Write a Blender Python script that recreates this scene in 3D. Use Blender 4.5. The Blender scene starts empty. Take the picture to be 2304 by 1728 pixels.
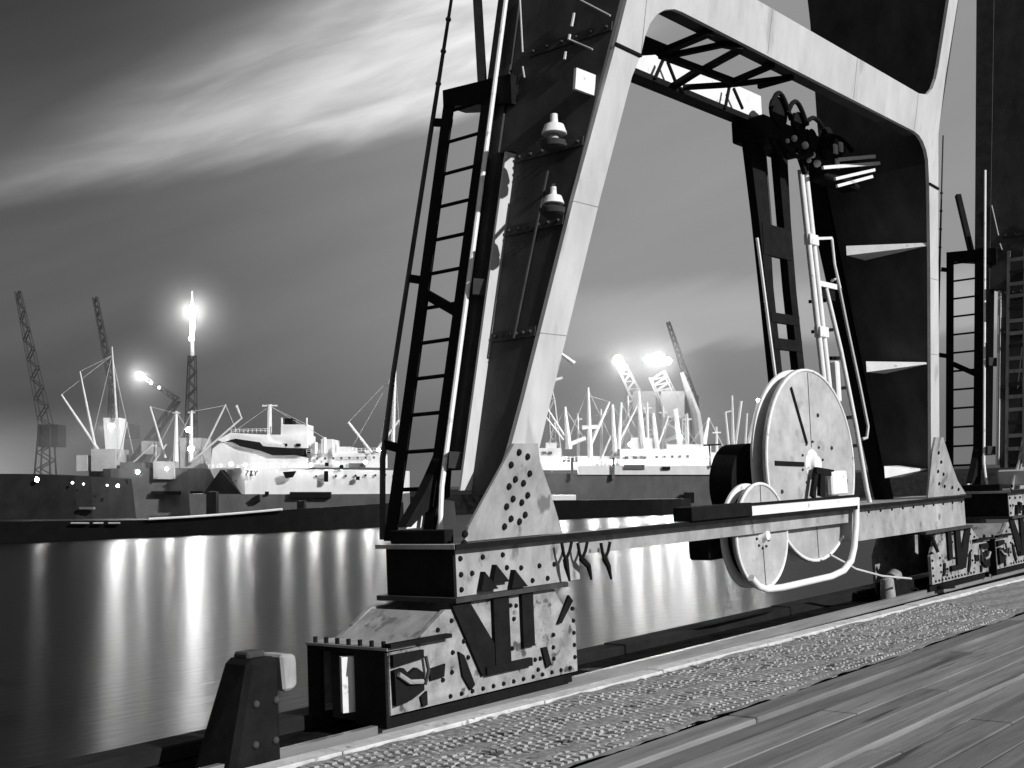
import bpy, bmesh, math, random
from mathutils import Vector, Matrix

random.seed(7)
scene = bpy.context.scene
COL = scene.collection
rad = math.radians

# ------------------------------------------------------------------ camera
# world: X runs along the quay, Y out over the water, Z up; the photographer stands at (0, 0, 2)
RIGHT = Vector((0.6434, -0.7645, -0.0418))
UP = Vector((-0.0350, -0.0850, 0.9958))
FWD = RIGHT.cross(UP) * -1.0
FWD.normalize()
UP = RIGHT.cross(FWD).normalized()
RIGHT = FWD.cross(UP).normalized()
EYE = Vector((0.0, 0.0, 2.0))
cam_data = bpy.data.cameras.new("camera")
cam = bpy.data.objects.new("camera", cam_data)
COL.objects.link(cam)
cam.matrix_world = Matrix((
    (RIGHT.x, UP.x, -FWD.x, EYE.x),
    (RIGHT.y, UP.y, -FWD.y, EYE.y),
    (RIGHT.z, UP.z, -FWD.z, EYE.z),
    (0, 0, 0, 1)))
cam_data.sensor_width = 36.0
cam_data.sensor_fit = 'HORIZONTAL'
cam_data.lens = 36.0 * 2725.0 / 2304.0
cam_data.clip_start = 0.05
cam_data.clip_end = 8000.0
scene.camera = cam

# ------------------------------------------------------------------ world: night sky with lit streaks of cloud
SUN_DIR = Vector((0.05, -0.89, 0.44)).normalized()      # towards the quay floodlight mast behind the camera
world = bpy.data.worlds.new("World")
scene.world = world
world.use_nodes = True
nt = world.node_tree
nt.nodes.clear()


def wn(kind, **kw):
    n = nt.nodes.new(kind)
    for k, v in kw.items():
        setattr(n, k, v)
    return n


def wl(a, b):
    nt.links.new(a, b)


def wmath(op, a, b=None, c=None, clamp=False):
    n = wn('ShaderNodeMath', operation=op)
    n.use_clamp = clamp
    for i, v in enumerate((a, b, c)):
        if v is None:
            continue
        if isinstance(v, (int, float)):
            n.inputs[i].default_value = v
        else:
            wl(v, n.inputs[i])
    return n.outputs[0]


def wstep(v, lo, hi):
    n = wn('ShaderNodeMapRange', interpolation_type='SMOOTHSTEP')
    for i, x in ((0, v), (1, lo), (2, hi)):
        if isinstance(x, (int, float)):
            n.inputs[i].default_value = x
        else:
            wl(x, n.inputs[i])
    n.inputs[3].default_value = 0.0
    n.inputs[4].default_value = 1.0
    return n.outputs[0]


tc = wn('ShaderNodeTexCoord')
sep = wn('ShaderNodeSeparateXYZ')
wl(tc.outputs['Generated'], sep.inputs[0])
az = wmath('MULTIPLY', wmath('ARCTAN2', sep.outputs[1], sep.outputs[0]), 57.2958)
el = wmath('MULTIPLY', wmath('ARCSINE', sep.outputs[2]), 57.2958)
t = wmath('MULTIPLY', wmath('SUBTRACT', 62.8, az), 0.05)          # 0 on the left of the view, 1 by the near leg
tpos = wmath('MAXIMUM', t, 0.0)
# streak coordinates: stretched along the band
cx = wmath('MULTIPLY', az, 0.085)
cy = wmath('SUBTRACT', el, wmath('MULTIPLY', t, 6.0))
comb = wn('ShaderNodeCombineXYZ')
wl(cx, comb.inputs[0]); wl(wmath('MULTIPLY', cy, 0.42), comb.inputs[1])
noi = wn('ShaderNodeTexNoise'); noi.inputs['Scale'].default_value = 1.6
noi.inputs['Detail'].default_value = 4.0; noi.inputs['Roughness'].default_value = 0.5
noi.inputs['Distortion'].default_value = 0.35
wl(comb.outputs[0], noi.inputs['Vector'])
noi2 = wn('ShaderNodeTexNoise'); noi2.inputs['Scale'].default_value = 0.9
noi2.inputs['Detail'].default_value = 3.0
wl(comb.outputs[0], noi2.inputs['Vector'])
wob = wmath('MULTIPLY', wmath('SUBTRACT', noi2.outputs[0], 0.5), 3.0)
elw = wmath('ADD', el, wob)
low = wmath('ADD', wmath('MULTIPLY', tpos, 4.6), 12.9)
upp = wmath('ADD', wmath('MULTIPLY', tpos, 8.0), 14.6)
band = wmath('MULTIPLY', wstep(elw, wmath('SUBTRACT', low, 0.7), wmath('ADD', low, 0.9)),
             wmath('SUBTRACT', 1.0, wstep(elw, wmath('SUBTRACT', upp, 1.2), wmath('ADD', upp, wmath('ADD', wmath('MULTIPLY', tpos, 4.0), 1.4)))))
tex = wmath('ADD', wmath('MULTIPLY', wstep(noi.outputs[0], 0.28, 0.72), 0.50), 0.44)
fade = wmath('SUBTRACT', 1.0, wstep(t, 1.12, 1.62))
inten = wmath('MULTIPLY', wmath('ADD', wmath('MULTIPLY', wmath('MINIMUM', tpos, 1.1), 0.56), 0.13), fade)
cloud = wmath('MULTIPLY', wmath('MULTIPLY', band, tex), inten)
# fainter low streak seen through the portal
low2 = wmath('MULTIPLY', wstep(elw, 5.6, 6.6), wmath('SUBTRACT', 1.0, wstep(elw, 7.6, 9.4)))
low2 = wmath('MULTIPLY', low2, wmath('MULTIPLY', wstep(t, 1.1, 1.4), 0.13))
# base: dark to the left and above the band, lighter to the right
base = wmath('ADD', wmath('MULTIPLY', wstep(t, 0.0, 1.5), 0.19), 0.098)
soft = wmath('MULTIPLY', wmath('SUBTRACT', noi2.outputs[0], 0.5), 0.10)
base = wmath('ADD', base, wmath('MULTIPLY', soft, 0.6))
above = wmath('MULTIPLY', wstep(el, wmath('ADD', upp, -0.5), wmath('ADD', upp, 7.0)), wmath('SUBTRACT', 1.0, wstep(t, 0.35, 1.1)))
base = wmath('MULTIPLY', base, wmath('SUBTRACT', 1.0, wmath('MULTIPLY', above, 0.55)))
lowdark = wmath('MULTIPLY', wmath('SUBTRACT', 1.0, wstep(el, 1.0, 9.0)), 0.42)
base = wmath('MULTIPLY', base, wmath('SUBTRACT', 1.0, lowdark))
# town glow along the horizon to the left
gl = wmath('MULTIPLY', wmath('SUBTRACT', 1.0, wstep(el, 0.2, 5.0)), wmath('SUBTRACT', 1.0, wstep(t, -0.2, 0.30)))
glow = wmath('MULTIPLY', gl, 0.45)
total = wmath('ADD', wmath('ADD', wmath('ADD', base, cloud), low2), glow)
sky = wn('ShaderNodeTexSky', sky_type='NISHITA')
sky.sun_disc = False
sky.sun_elevation = math.asin(SUN_DIR.z)
sky.sun_rotation = math.atan2(SUN_DIR.x, SUN_DIR.y)
bw = wn('ShaderNodeRGBToBW')
wl(sky.outputs[0], bw.inputs[0])
total = wmath('ADD', total, wmath('MULTIPLY', bw.outputs[0], 0.002))
total = wmath('MAXIMUM', total, 0.0)
bg = wn('ShaderNodeBackground')
combc = wn('ShaderNodeCombineColor')
for i in range(3):
    wl(total, combc.inputs[i])
wl(combc.outputs[0], bg.inputs['Color'])
bg.inputs['Strength'].default_value = 1.0
wo = wn('ShaderNodeOutputWorld')
wl(bg.outputs[0], wo.inputs['Surface'])

# ------------------------------------------------------------------ the one strong light: floodlight from the land side
sd = bpy.data.lights.new("sun", 'SUN')
sd.energy = 4.4
sd.angle = rad(0.8)
sd.color = (1.0, 1.0, 1.0)
sun = bpy.data.objects.new("sun", sd)
COL.objects.link(sun)
sun.location = SUN_DIR * 60
sun.rotation_euler = SUN_DIR.to_track_quat('Z', 'Y').to_euler()

scene.view_settings.view_transform = 'Standard'
scene.view_settings.look = 'None'
scene.view_settings.exposure = 0.0
scene.view_settings.gamma = 1.0
scene.view_settings.use_curve_mapping = False
scene.render.engine = 'CYCLES'
scene.cycles.use_denoising = True
scene.cycles.max_bounces = 6
scene.cycles.sample_clamp_indirect = 6.0
scene.cycles.caustics_reflective = False
scene.cycles.caustics_refractive = False

# ------------------------------------------------------------------ measuring helpers
F_PX = 2725.0


def ray(px, py):
    return RIGHT * (px - 1152.0) + UP * (864.0 - py) + FWD * F_PX


def on_z(px, py, z):
    r = ray(px, py)
    return EYE + r * ((z - EYE.z) / r.z)


def on_y(px, py, y):
    r = ray(px, py)
    return EYE + r * ((y - EYE.y) / r.y)


LEAN = 0.165                                     # the waterside frame leans towards the land


def frame_y(z):
    return 7.5 - LEAN * (z - 1.45)


def far(px, py, d):
    return EYE + ray(px, py) * (d / F_PX)


RH = Vector((RIGHT.x, RIGHT.y, 0)).normalized()  # along the moored ships
FH = Vector((FWD.x, FWD.y, 0)).normalized()      # away over the water
WATER = -3.0

# ------------------------------------------------------------------ materials
MATS = {}


def mat(name, base, rough=0.6, metal=0.0, var=0.35, scale=3.0, bump=0.25, stretch=(1, 1, 1), spots=0.0, spot_col=None, spot_scale=9.0, gloss=0.3):
    m = bpy.data.materials.new(name)
    m.use_nodes = True
    n = m.node_tree.nodes
    l = m.node_tree.links
    b = n['Principled BSDF']
    b.inputs['Roughness'].default_value = rough
    b.inputs['Metallic'].default_value = metal
    b.inputs['Specular IOR Level'].default_value = gloss
    tcn = n.new('ShaderNodeTexCoord')
    mp = n.new('ShaderNodeMapping')
    mp.inputs['Scale'].default_value = stretch
    l.new(tcn.outputs['Object'], mp.inputs['Vector'])
    no = n.new('ShaderNodeTexNoise')
    no.inputs['Scale'].default_value = scale
    no.inputs['Detail'].default_value = 7.0
    no.inputs['Roughness'].default_value = 0.65
    l.new(mp.outputs[0], no.inputs['Vector'])
    mr = n.new('ShaderNodeMapRange')
    mr.inputs[1].default_value = 0.28
    mr.inputs[2].default_value = 0.72
    mr.inputs[3].default_value = base * (1.0 - var)
    mr.inputs[4].default_value = min(base * (1.0 + var * 0.6), 0.9)
    l.new(no.outputs[0], mr.inputs[0])
    val = mr.outputs[0]
    if spots > 0:
        n2 = n.new('ShaderNodeTexNoise')
        n2.inputs['Scale'].default_value = spot_scale
        n2.inputs['Detail'].default_value = 4.0
        l.new(mp.outputs[0], n2.inputs['Vector'])
        ms = n.new('ShaderNodeMapRange')
        ms.interpolation_type = 'SMOOTHSTEP'
        ms.inputs[1].default_value = 0.66 - 0.16 * spots
        ms.inputs[2].default_value = 0.74 - 0.12 * spots
        l.new(n2.outputs[0], ms.inputs[0])
        mx = n.new('ShaderNodeMix')
        l.new(ms.outputs[0], mx.inputs[0])
        l.new(val, mx.inputs[2])
        mx.inputs[3].default_value = spot_col if spot_col is not None else base * 0.25
        val = mx.outputs[0]
    cc = n.new('ShaderNodeCombineColor')
    for i in range(3):
        l.new(val, cc.inputs[i])
    l.new(cc.outputs[0], b.inputs['Base Color'])
    if bump > 0:
        bp = n.new('ShaderNodeBump')
        bp.inputs['Strength'].default_value = bump
        bp.inputs['Distance'].default_value = 0.02
        l.new(no.outputs[0], bp.inputs['Height'])
        l.new(bp.outputs[0], b.inputs['Normal'])
    MATS[name] = m
    return m


def glow_mat(name, strength):
    m = bpy.data.materials.new(name)
    m.use_nodes = True
    b = m.node_tree.nodes['Principled BSDF']
    b.inputs['Base Color'].default_value = (0.9, 0.9, 0.9, 1)
    b.inputs['Emission Color'].default_value = (1, 1, 1, 1)
    b.inputs['Emission Strength'].default_value = strength
    MATS[name] = m
    return m


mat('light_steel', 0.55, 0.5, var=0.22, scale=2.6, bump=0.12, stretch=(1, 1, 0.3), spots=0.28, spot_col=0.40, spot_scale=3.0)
mat('plate_steel', 0.36, 0.55, var=0.45, scale=3.0, bump=0.3, stretch=(1, 1, 0.6), spots=0.42, spot_col=0.16, spot_scale=5.0)
mat('worn_steel', 0.31, 0.6, var=0.55, scale=5.0, bump=0.4, spots=0.5, spot_col=0.07, spot_scale=8.0)
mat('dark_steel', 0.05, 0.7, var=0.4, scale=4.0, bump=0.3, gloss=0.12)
mat('shaded_web_steel', 0.055, 0.65, var=0.5, scale=2.2, bump=0.3, stretch=(1, 1, 0.5), gloss=0.15)  # shade on the leg sides put into a darker base colour
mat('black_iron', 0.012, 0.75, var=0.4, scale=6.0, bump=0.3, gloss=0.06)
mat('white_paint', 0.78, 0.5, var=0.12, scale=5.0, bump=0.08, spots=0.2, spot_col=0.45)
mat('reel_paint', 0.43, 0.55, var=0.30, scale=3.0, bump=0.2, spots=0.35, spot_col=0.3, spot_scale=3.5)
mat('tar_timber', 0.018, 0.85, gloss=0.05, var=0.4, scale=5.0, bump=0.5, stretch=(0.4, 1, 1))
mat('kerb_stone', 0.58, 0.75, var=0.35, scale=5.0, bump=0.5, spots=0.3, spot_col=0.25, spot_scale=10)
mat('sett_stone', 0.26, 0.85, var=0.5, scale=12.0, bump=0.8, spots=0.2, spot_col=0.08, spot_scale=14.0, gloss=0.1)
mat('pebble', 0.36, 0.8, var=0.45, scale=2.2, bump=0.5, spots=0.4, spot_col=0.09, spot_scale=5.0, gloss=0.12)
mat('dark_pebble', 0.03, 0.8, var=0.5, scale=20.0, bump=0.3)
mat('plank_wood', 0.21, 0.75, var=0.5, scale=3.0, bump=0.6, stretch=(0.16, 2.6, 1.0), spots=0.35, spot_col=0.05, spot_scale=2.2)
mat('plank_wood_dark', 0.15, 0.75, var=0.5, scale=3.0, bump=0.6, stretch=(0.16, 2.6, 1.0), spots=0.45, spot_col=0.04, spot_scale=2.2)
mat('track_bed', 0.014, 0.95, gloss=0.0, var=0.6, scale=4.0, bump=0.6, spots=0.12, spot_col=0.10, spot_scale=2.0)
mat('quay_wall', 0.025, 0.95, gloss=0.02, var=0.5, scale=1.2, bump=0.6)
mat('rail_steel', 0.45, 0.35, metal=0.6, var=0.3, scale=5, bump=0.1, stretch=(0.2, 2, 2))
mat('ship_white', 0.80, 0.5, var=0.16, scale=0.5, bump=0.05, stretch=(1, 1, 0.4))
mat('ship_pale', 0.42, 0.6, var=0.3, scale=0.35, bump=0.05)
mat('ship_grey', 0.13, 0.6, var=0.35, scale=0.5, bump=0.05, stretch=(1, 1, 0.5))
mat('ship_black', 0.010, 0.7, gloss=0.08, var=0.4, scale=0.5, bump=0.05)
mat('hull_dim', 0.022, 0.7, gloss=0.1, var=0.5, scale=0.3, bump=0.05)
mat('boom_dark', 0.03, 0.7, var=0.3, scale=1.0, bump=0.0)
mat('boom_pale', 0.55, 0.6, var=0.2, scale=1.0, bump=0.0)
glow_mat('lamp_glow', 60.0)
glow_mat('lamp_bright', 160.0)
glow_mat('deck_glow', 14.0)
glow_mat('flood_lens', 1250.0)
glow_mat('rack_lamp', 90.0)
glow_mat('cargo_lens', 2600.0)

# water: calm harbour, long smooth reflections
wm = bpy.data.materials.new('harbour_water')
wm.use_nodes = True
wnod = wm.node_tree.nodes
wlin = wm.node_tree.links
wb = wnod['Principled BSDF']
wb.inputs['Base Color'].default_value = (0.006, 0.006, 0.006, 1)
wb.inputs['Roughness'].default_value = 0.33
wb.inputs['Anisotropic'].default_value = 0.80
wtan = wnod.new('ShaderNodeCombineXYZ')
wtan.inputs[0].default_value = FWD.x
wtan.inputs[1].default_value = FWD.y
wlin.new(wtan.outputs[0], wb.inputs['Tangent'])
wb.inputs['IOR'].default_value = 1.333
wt = wnod.new('ShaderNodeTexCoord')
wmp = wnod.new('ShaderNodeMapping')
wmp.inputs['Rotation'].default_value = (0, 0, math.atan2(RH.y, RH.x))
wmp.inputs['Scale'].default_value = (0.35, 1.0, 1.0)
wlin.new(wt.outputs['Object'], wmp.inputs['Vector'])
wno = wnod.new('ShaderNodeTexNoise')
wno.inputs['Scale'].default_value = 2.6
wno.inputs['Detail'].default_value = 4.0
wlin.new(wmp.outputs[0], wno.inputs['Vector'])
wbp = wnod.new('ShaderNodeBump')
wbp.inputs['Strength'].default_value = 0.22
wbp.inputs['Distance'].default_value = 0.10
wlin.new(wno.outputs[0], wbp.inputs['Height'])
wlin.new(wbp.outputs[0], wb.inputs['Normal'])
MATS['harbour_water'] = wm

# ------------------------------------------------------------------ mesh helpers (all in world metres)
OFF = {}


def link(name, me, parent=None, loc=None):
    o = bpy.data.objects.new(name, me)
    COL.objects.link(o)
    if parent is not None:
        o.parent = parent
    OFF[o.name] = OFF[parent.name].copy() if parent is not None else Vector((0, 0, 0))
    return o


def thing(name, label, cat, loc, group=None):
    o = bpy.data.objects.new(name, None)
    COL.objects.link(o)
    o.empty_display_size = 0.3
    o.location = loc
    OFF[o.name] = Vector(loc)
    o['label'] = label
    o['category'] = cat
    if group:
        o['group'] = group
    return o


def tag(o, label, cat, group=None):
    o['label'] = label
    o['category'] = cat
    if group:
        o['group'] = group
    return o


class MB:
    def __init__(self):
        self.v = []
        self.f = []

    def add(self, vs, fs):
        b = len(self.v)
        self.v += [Vector(p) for p in vs]
        self.f += [tuple(i + b for i in f) for f in fs]
        return self

    def hexa(self, a, b):
        """a, b: two loops of four points"""
        return self.add(list(a) + list(b), [(0, 1, 2, 3), (7, 6, 5, 4), (0, 4, 5, 1), (1, 5, 6, 2), (2, 6, 7, 3), (3, 7, 4, 0)])

    def box(self, lo, hi):
        x0, y0, z0 = lo
        x1, y1, z1 = hi
        return self.hexa([(x0, y0, z0), (x1, y0, z0), (x1, y1, z0), (x0, y1, z0)],
                         [(x0, y0, z1), (x1, y0, z1), (x1, y1, z1), (x0, y1, z1)])

    def bar(self, p, q, w, h, side=None):
        p, q = Vector(p), Vector(q)
        d = (q - p).normalized()
        if side is None:
            side = Vector((0, 0, 1)).cross(d)
            if side.length < 0.05:
                side = Vector((1, 0, 0))
        s = Vector(side)
        s = (s - d * s.dot(d)).normalized()
        u = d.cross(s).normalized()
        s, u = s * w / 2, u * h / 2
        return self.hexa([p - s - u, p + s - u, p + s + u, p - s + u], [q - s - u, q + s - u, q + s + u, q - s + u])

    def prism(self, loop, vec):
        loop = [Vector(p) for p in loop]
        vec = Vector(vec)
        n = len(loop)
        fs = [tuple(range(n)), tuple(range(2 * n - 1, n - 1, -1))]
        fs += [(i, (i + 1) % n, (i + 1) % n + n, i + n) for i in range(n)]
        return self.add(loop + [p + vec for p in loop], fs)

    def loft(self, loops, caps=True, closed=True):
        n = len(loops[0])
        vs, fs = [], []
        for lp in loops:
            vs += list(lp)
        for k in range(len(loops) - 1):
            for i in range(n if closed else n - 1):
                j = (i + 1) % n
                fs.append((k * n + i, k * n + j, (k + 1) * n + j, (k + 1) * n + i))
        if caps:
            fs.append(tuple(range(n - 1, -1, -1)))
            fs.append(tuple(range((len(loops) - 1) * n, len(loops) * n)))
        return self.add(vs, fs)

    def tube(self, pts, r, n=10):
        pts = [Vector(p) for p in pts]
        rs = r if isinstance(r, (list, tuple)) else [r] * len(pts)
        loops = []
        ref = None
        for i, p in enumerate(pts):
            d = (pts[min(i + 1, len(pts) - 1)] - pts[max(i - 1, 0)]).normalized()
            if ref is None:
                ref = d.orthogonal().normalized()
            s = (ref - d * ref.dot(d)).normalized()
            ref = s
            u = d.cross(s)
            loops.append([p + (s * math.cos(a) + u * math.sin(a)) * rs[i] for a in [2 * math.pi * k / n for k in range(n)]])
        return self.loft(loops)

    def lathe(self, c, axis, prof, n=32):
        """prof: (along, radius) pairs"""
        axis = Vector(axis).normalized()
        s = axis.orthogonal().normalized()
        u = axis.cross(s)
        c = Vector(c)
        loops = [[c + axis * a + (s * math.cos(t_) + u * math.sin(t_)) * max(r, 1e-4) for t_ in [2 * math.pi * k / n for k in range(n)]] for a, r in prof]
        return self.loft(loops)

    def ball(self, c, r, n=10, sq=(1, 1, 1)):
        c = Vector(c)
        loops = []
        for i in range(n // 2 + 1):
            a = math.pi * i / (n // 2)
            rr = max(math.sin(a), 0.01)
            loops.append([c + Vector((r * rr * math.cos(b) * sq[0], r * rr * math.sin(b) * sq[1], -r * math.cos(a) * sq[2])) for b in [2 * math.pi * k / n for k in range(n)]])
        return self.loft(loops)

    def build(self, name, material, parent=None, smooth=False, bevel=0.0):
        me = bpy.data.meshes.new(name)
        off = OFF[parent.name] if parent is not None else Vector((0, 0, 0))
        me.from_pydata([tuple(p - off) for p in self.v], [], self.f)
        bm = bmesh.new()
        bm.from_mesh(me)
        bmesh.ops.recalc_face_normals(bm, faces=bm.faces)
        if bevel > 0:
            bmesh.ops.bevel(bm, geom=list(bm.edges), offset=bevel, segments=1, affect='EDGES', clamp_overlap=True)
        bm.to_mesh(me)
        bm.free()
        if smooth:
            for p in me.polygons:
                p.use_smooth = True
            try:
                me.set_sharp_from_angle(angle=rad(40))
            except Exception:
                pass
        me.materials.append(MATS[material])
        return link(name, me, parent)


def struct(o):
    o['kind'] = 'structure'
    return o


SHARED = {}


def rivet_at(pos, normal, r, parent, material='black_iron'):
    key = (round(r, 3), material, tuple(round(c, 2) for c in normal))
    if key not in SHARED:
        b = MB()
        b.lathe((0, 0, 0), normal, [(-0.01, r), (0.008, r), (0.018, r * 0.75), (0.024, r * 0.3)], n=8)
        me = bpy.data.meshes.new('rivet')
        me.from_pydata([tuple(p) for p in b.v], [], b.f)
        bm = bmesh.new(); bm.from_mesh(me)
        bmesh.ops.recalc_face_normals(bm, faces=bm.faces)
        bm.to_mesh(me); bm.free()
        me.materials.append(MATS[material])
        SHARED[key] = me
    o = link('rivet', SHARED[key], parent)
    o.location = Vector(pos) - OFF[parent.name]
    return o


def copy_tree(o, parent=None):
    c = o.copy()
    COL.objects.link(c)
    c.parent = parent
    for ch in o.children:
        copy_tree(ch, c)
    return c


# ================================================================== the setting
# water
b = MB()
S = 4000.0
b.add([(-S, -S, WATER), (S, -S, WATER), (S, S, WATER), (-S, S, WATER)], [(0, 1, 2, 3)])
struct(b.build('water', 'harbour_water'))

KS = -0.02                                      # the kerb runs a hair off the crane axis


def kerb_y(x):
    return 7.27 + KS * (max(x, 4.0) - 8.0)


X0, X1 = -30.0, 140.0
EDGE = 8.75
# quay body: crane track bed, behind it the timber and sett surface
b = MB()
b.prism([(X0, kerb_y(X0) - 0.25, -0.10), (X1, kerb_y(X1) - 0.25, -0.10), (X1, EDGE, -0.10), (X0, EDGE, -0.10)], (0, 0, -3.6))
quay = struct(b.build('quay_wall', 'quay_wall'))
b = MB()
b.add([(X0, kerb_y(X0) - 0.02, -0.096), (X1, kerb_y(X1) - 0.02, -0.096), (X1, EDGE - 0.32, -0.096), (X0, EDGE - 0.32, -0.096)], [(0, 1, 2, 3)])
struct(b.build('track_bed', 'track_bed'))
# timber coping along the quay edge, in lengths
x = X0
k = 0
while x < 60:
    L = 4.2
    b = MB().box((x + 0.012, EDGE - 0.31, -0.095), (x + L - 0.012, EDGE + 0.03, 0.02 + 0.01 * (k % 3)))
    b.build('coping_timber', 'tar_timber', quay, bevel=0.015)
    x += L
    k += 1
# kerb, in stones
x = X0
kerb_root = None
k = 0
while x < 80:
    L = 1.9 + 0.25 * ((k * 7) % 3)
    g = 0.006
    zz = 0.02 + 0.004 * ((k * 5) % 3)
    lo = [(x + g, kerb_y(x) - 0.22, -0.3), (x + L - g, kerb_y(x + L) - 0.22, -0.3), (x + L - g, kerb_y(x + L), -0.3), (x + g, kerb_y(x), -0.3)]
    hi = [(p[0], p[1], zz) for p in lo]
    if kerb_root is None:
        kerb_root = MB().hexa(lo, hi).build('kerb', 'kerb_stone', bevel=0.008)
        struct(kerb_root)
    else:
        MB().hexa(lo, hi).build('kerb_stone', 'kerb_stone', kerb_root, bevel=0.008)
    x += L
    k += 1
# sett strip: uneven ground sheet
b = MB()
nx, ny = 220, 26
xs = [2.0 + 44.0 * (i / nx) ** 1.6 for i in range(nx + 1)]
rng = random.Random(3)
for j in range(ny + 1):
    for i in range(nx + 1):
        y0 = 5.35
        y = y0 + (kerb_y(xs[i]) - 0.235 - y0) * j / ny
        z = rng.uniform(-0.012, 0.010) + 0.010 * math.sin(xs[i] * 2.3 + j * 0.7)
        b.v.append(Vector((xs[i], y, z)))
for j in range(ny):
    for i in range(nx):
        a = j * (nx + 1) + i
        b.f.append((a, a + 1, a + nx + 2, a + nx + 1))
setts = struct(b.build('quay_pavement', 'sett_stone', smooth=True))
# worn setts in slanting rows (too small to pick apart singly)
b = MB()
row = 0
x = 4.2
while x < 17.0:
    y = 5.42
    while y < kerb_y(x) - 0.33:
        lw = rng.uniform(0.085, 0.125)
        xo = x + (y - 5.4) * 0.42 + rng.uniform(-.008, .008)
        if rng.random() > .035:
            h_ = rng.uniform(0.006, 0.011)
            tz = [h_ + rng.uniform(-.0035, .0035) for _ in range(4)]
            g_, q_ = .006, .018
            w_ = .078
            lo = [(xo + g_, y + g_, -.03), (xo + w_ - g_, y + g_, -.03), (xo + w_ - g_, y + lw - g_, -.03), (xo + g_, y + lw - g_, -.03)]
            hi = [(xo + g_ + q_ * rng.uniform(.4, 1), y + g_ + q_ * rng.uniform(.4, 1), tz[0]), (xo + w_ - g_ - q_ * rng.uniform(.4, 1), y + g_ + q_ * rng.uniform(.4, 1), tz[1]),
                  (xo + w_ - g_ - q_ * rng.uniform(.4, 1), y + lw - g_ - q_ * rng.uniform(.4, 1), tz[2]), (xo + g_ + q_ * rng.uniform(.4, 1), y + lw - g_ - q_ * rng.uniform(.4, 1), tz[3])]
            b.hexa(lo, hi)
        y += lw
    x += .08
o = b.build('setts', 'pebble', setts)
o['kind'] = 'stuff'
# deck of long timbers
b = MB()
b.box((-30, -22, -0.5), (120, 5.345, -0.10))
deck = struct(b.build('quay_deck', 'quay_wall'))
y = 5.335
k = 0
while y > -1.0:
    w = (0.30, 0.26, 0.34, 0.28)[k % 4]
    z = -0.004 - 0.008 * ((k * 3) % 4)
    x = -6.0 - (k * 3.7) % 5
    while x < 48:
        L = 7.0 + (k * 1.7 + x) % 3
        o = MB().box((x + 0.01, y - w + 0.014, -0.098), (x + L - 0.01, y, z - 0.004 * (int(x) % 3))).build(
            'deck_plank', 'plank_wood' if (k + int(x)) % 3 else 'plank_wood_dark', deck, bevel=0.012)
        x += L
    y -= w
    k += 1
# crane rail
b = MB()
ry = lambda x: 7.64
b.prism([(X0, ry(X0) - 0.06, -0.09), (X1, ry(X1) - 0.06, -0.09), (X1, ry(X1) + 0.06, -0.09), (X0, ry(X0) + 0.06, -0.09)], (0, 0, 0.02))
b.prism([(X0, ry(X0) - 0.035, -0.07), (X1, ry(X1) - 0.035, -0.07), (X1, ry(X1) + 0.035, -0.07), (X0, ry(X0) + 0.035, -0.07)], (0, 0, 0.085))
struct(b.build('crane_rail', 'rail_steel'))

# ================================================================== the crane
XL = lambda z: 8.871 + 0.26 * (z - 2.781)        # outer (left) edge of the near leg
XR = lambda z: 19.20 - 0.257 * (z - 2.334)       # inner (left) edge of the far leg


def fpt(x, z, dy=0.0):
    return Vector((x, frame_y(z) + dy, z))


def fprism(loop, d0, d1):
    return MB().prism([fpt(x, z, d0) for x, z in loop], (0, d1 - d0, 0))


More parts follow.
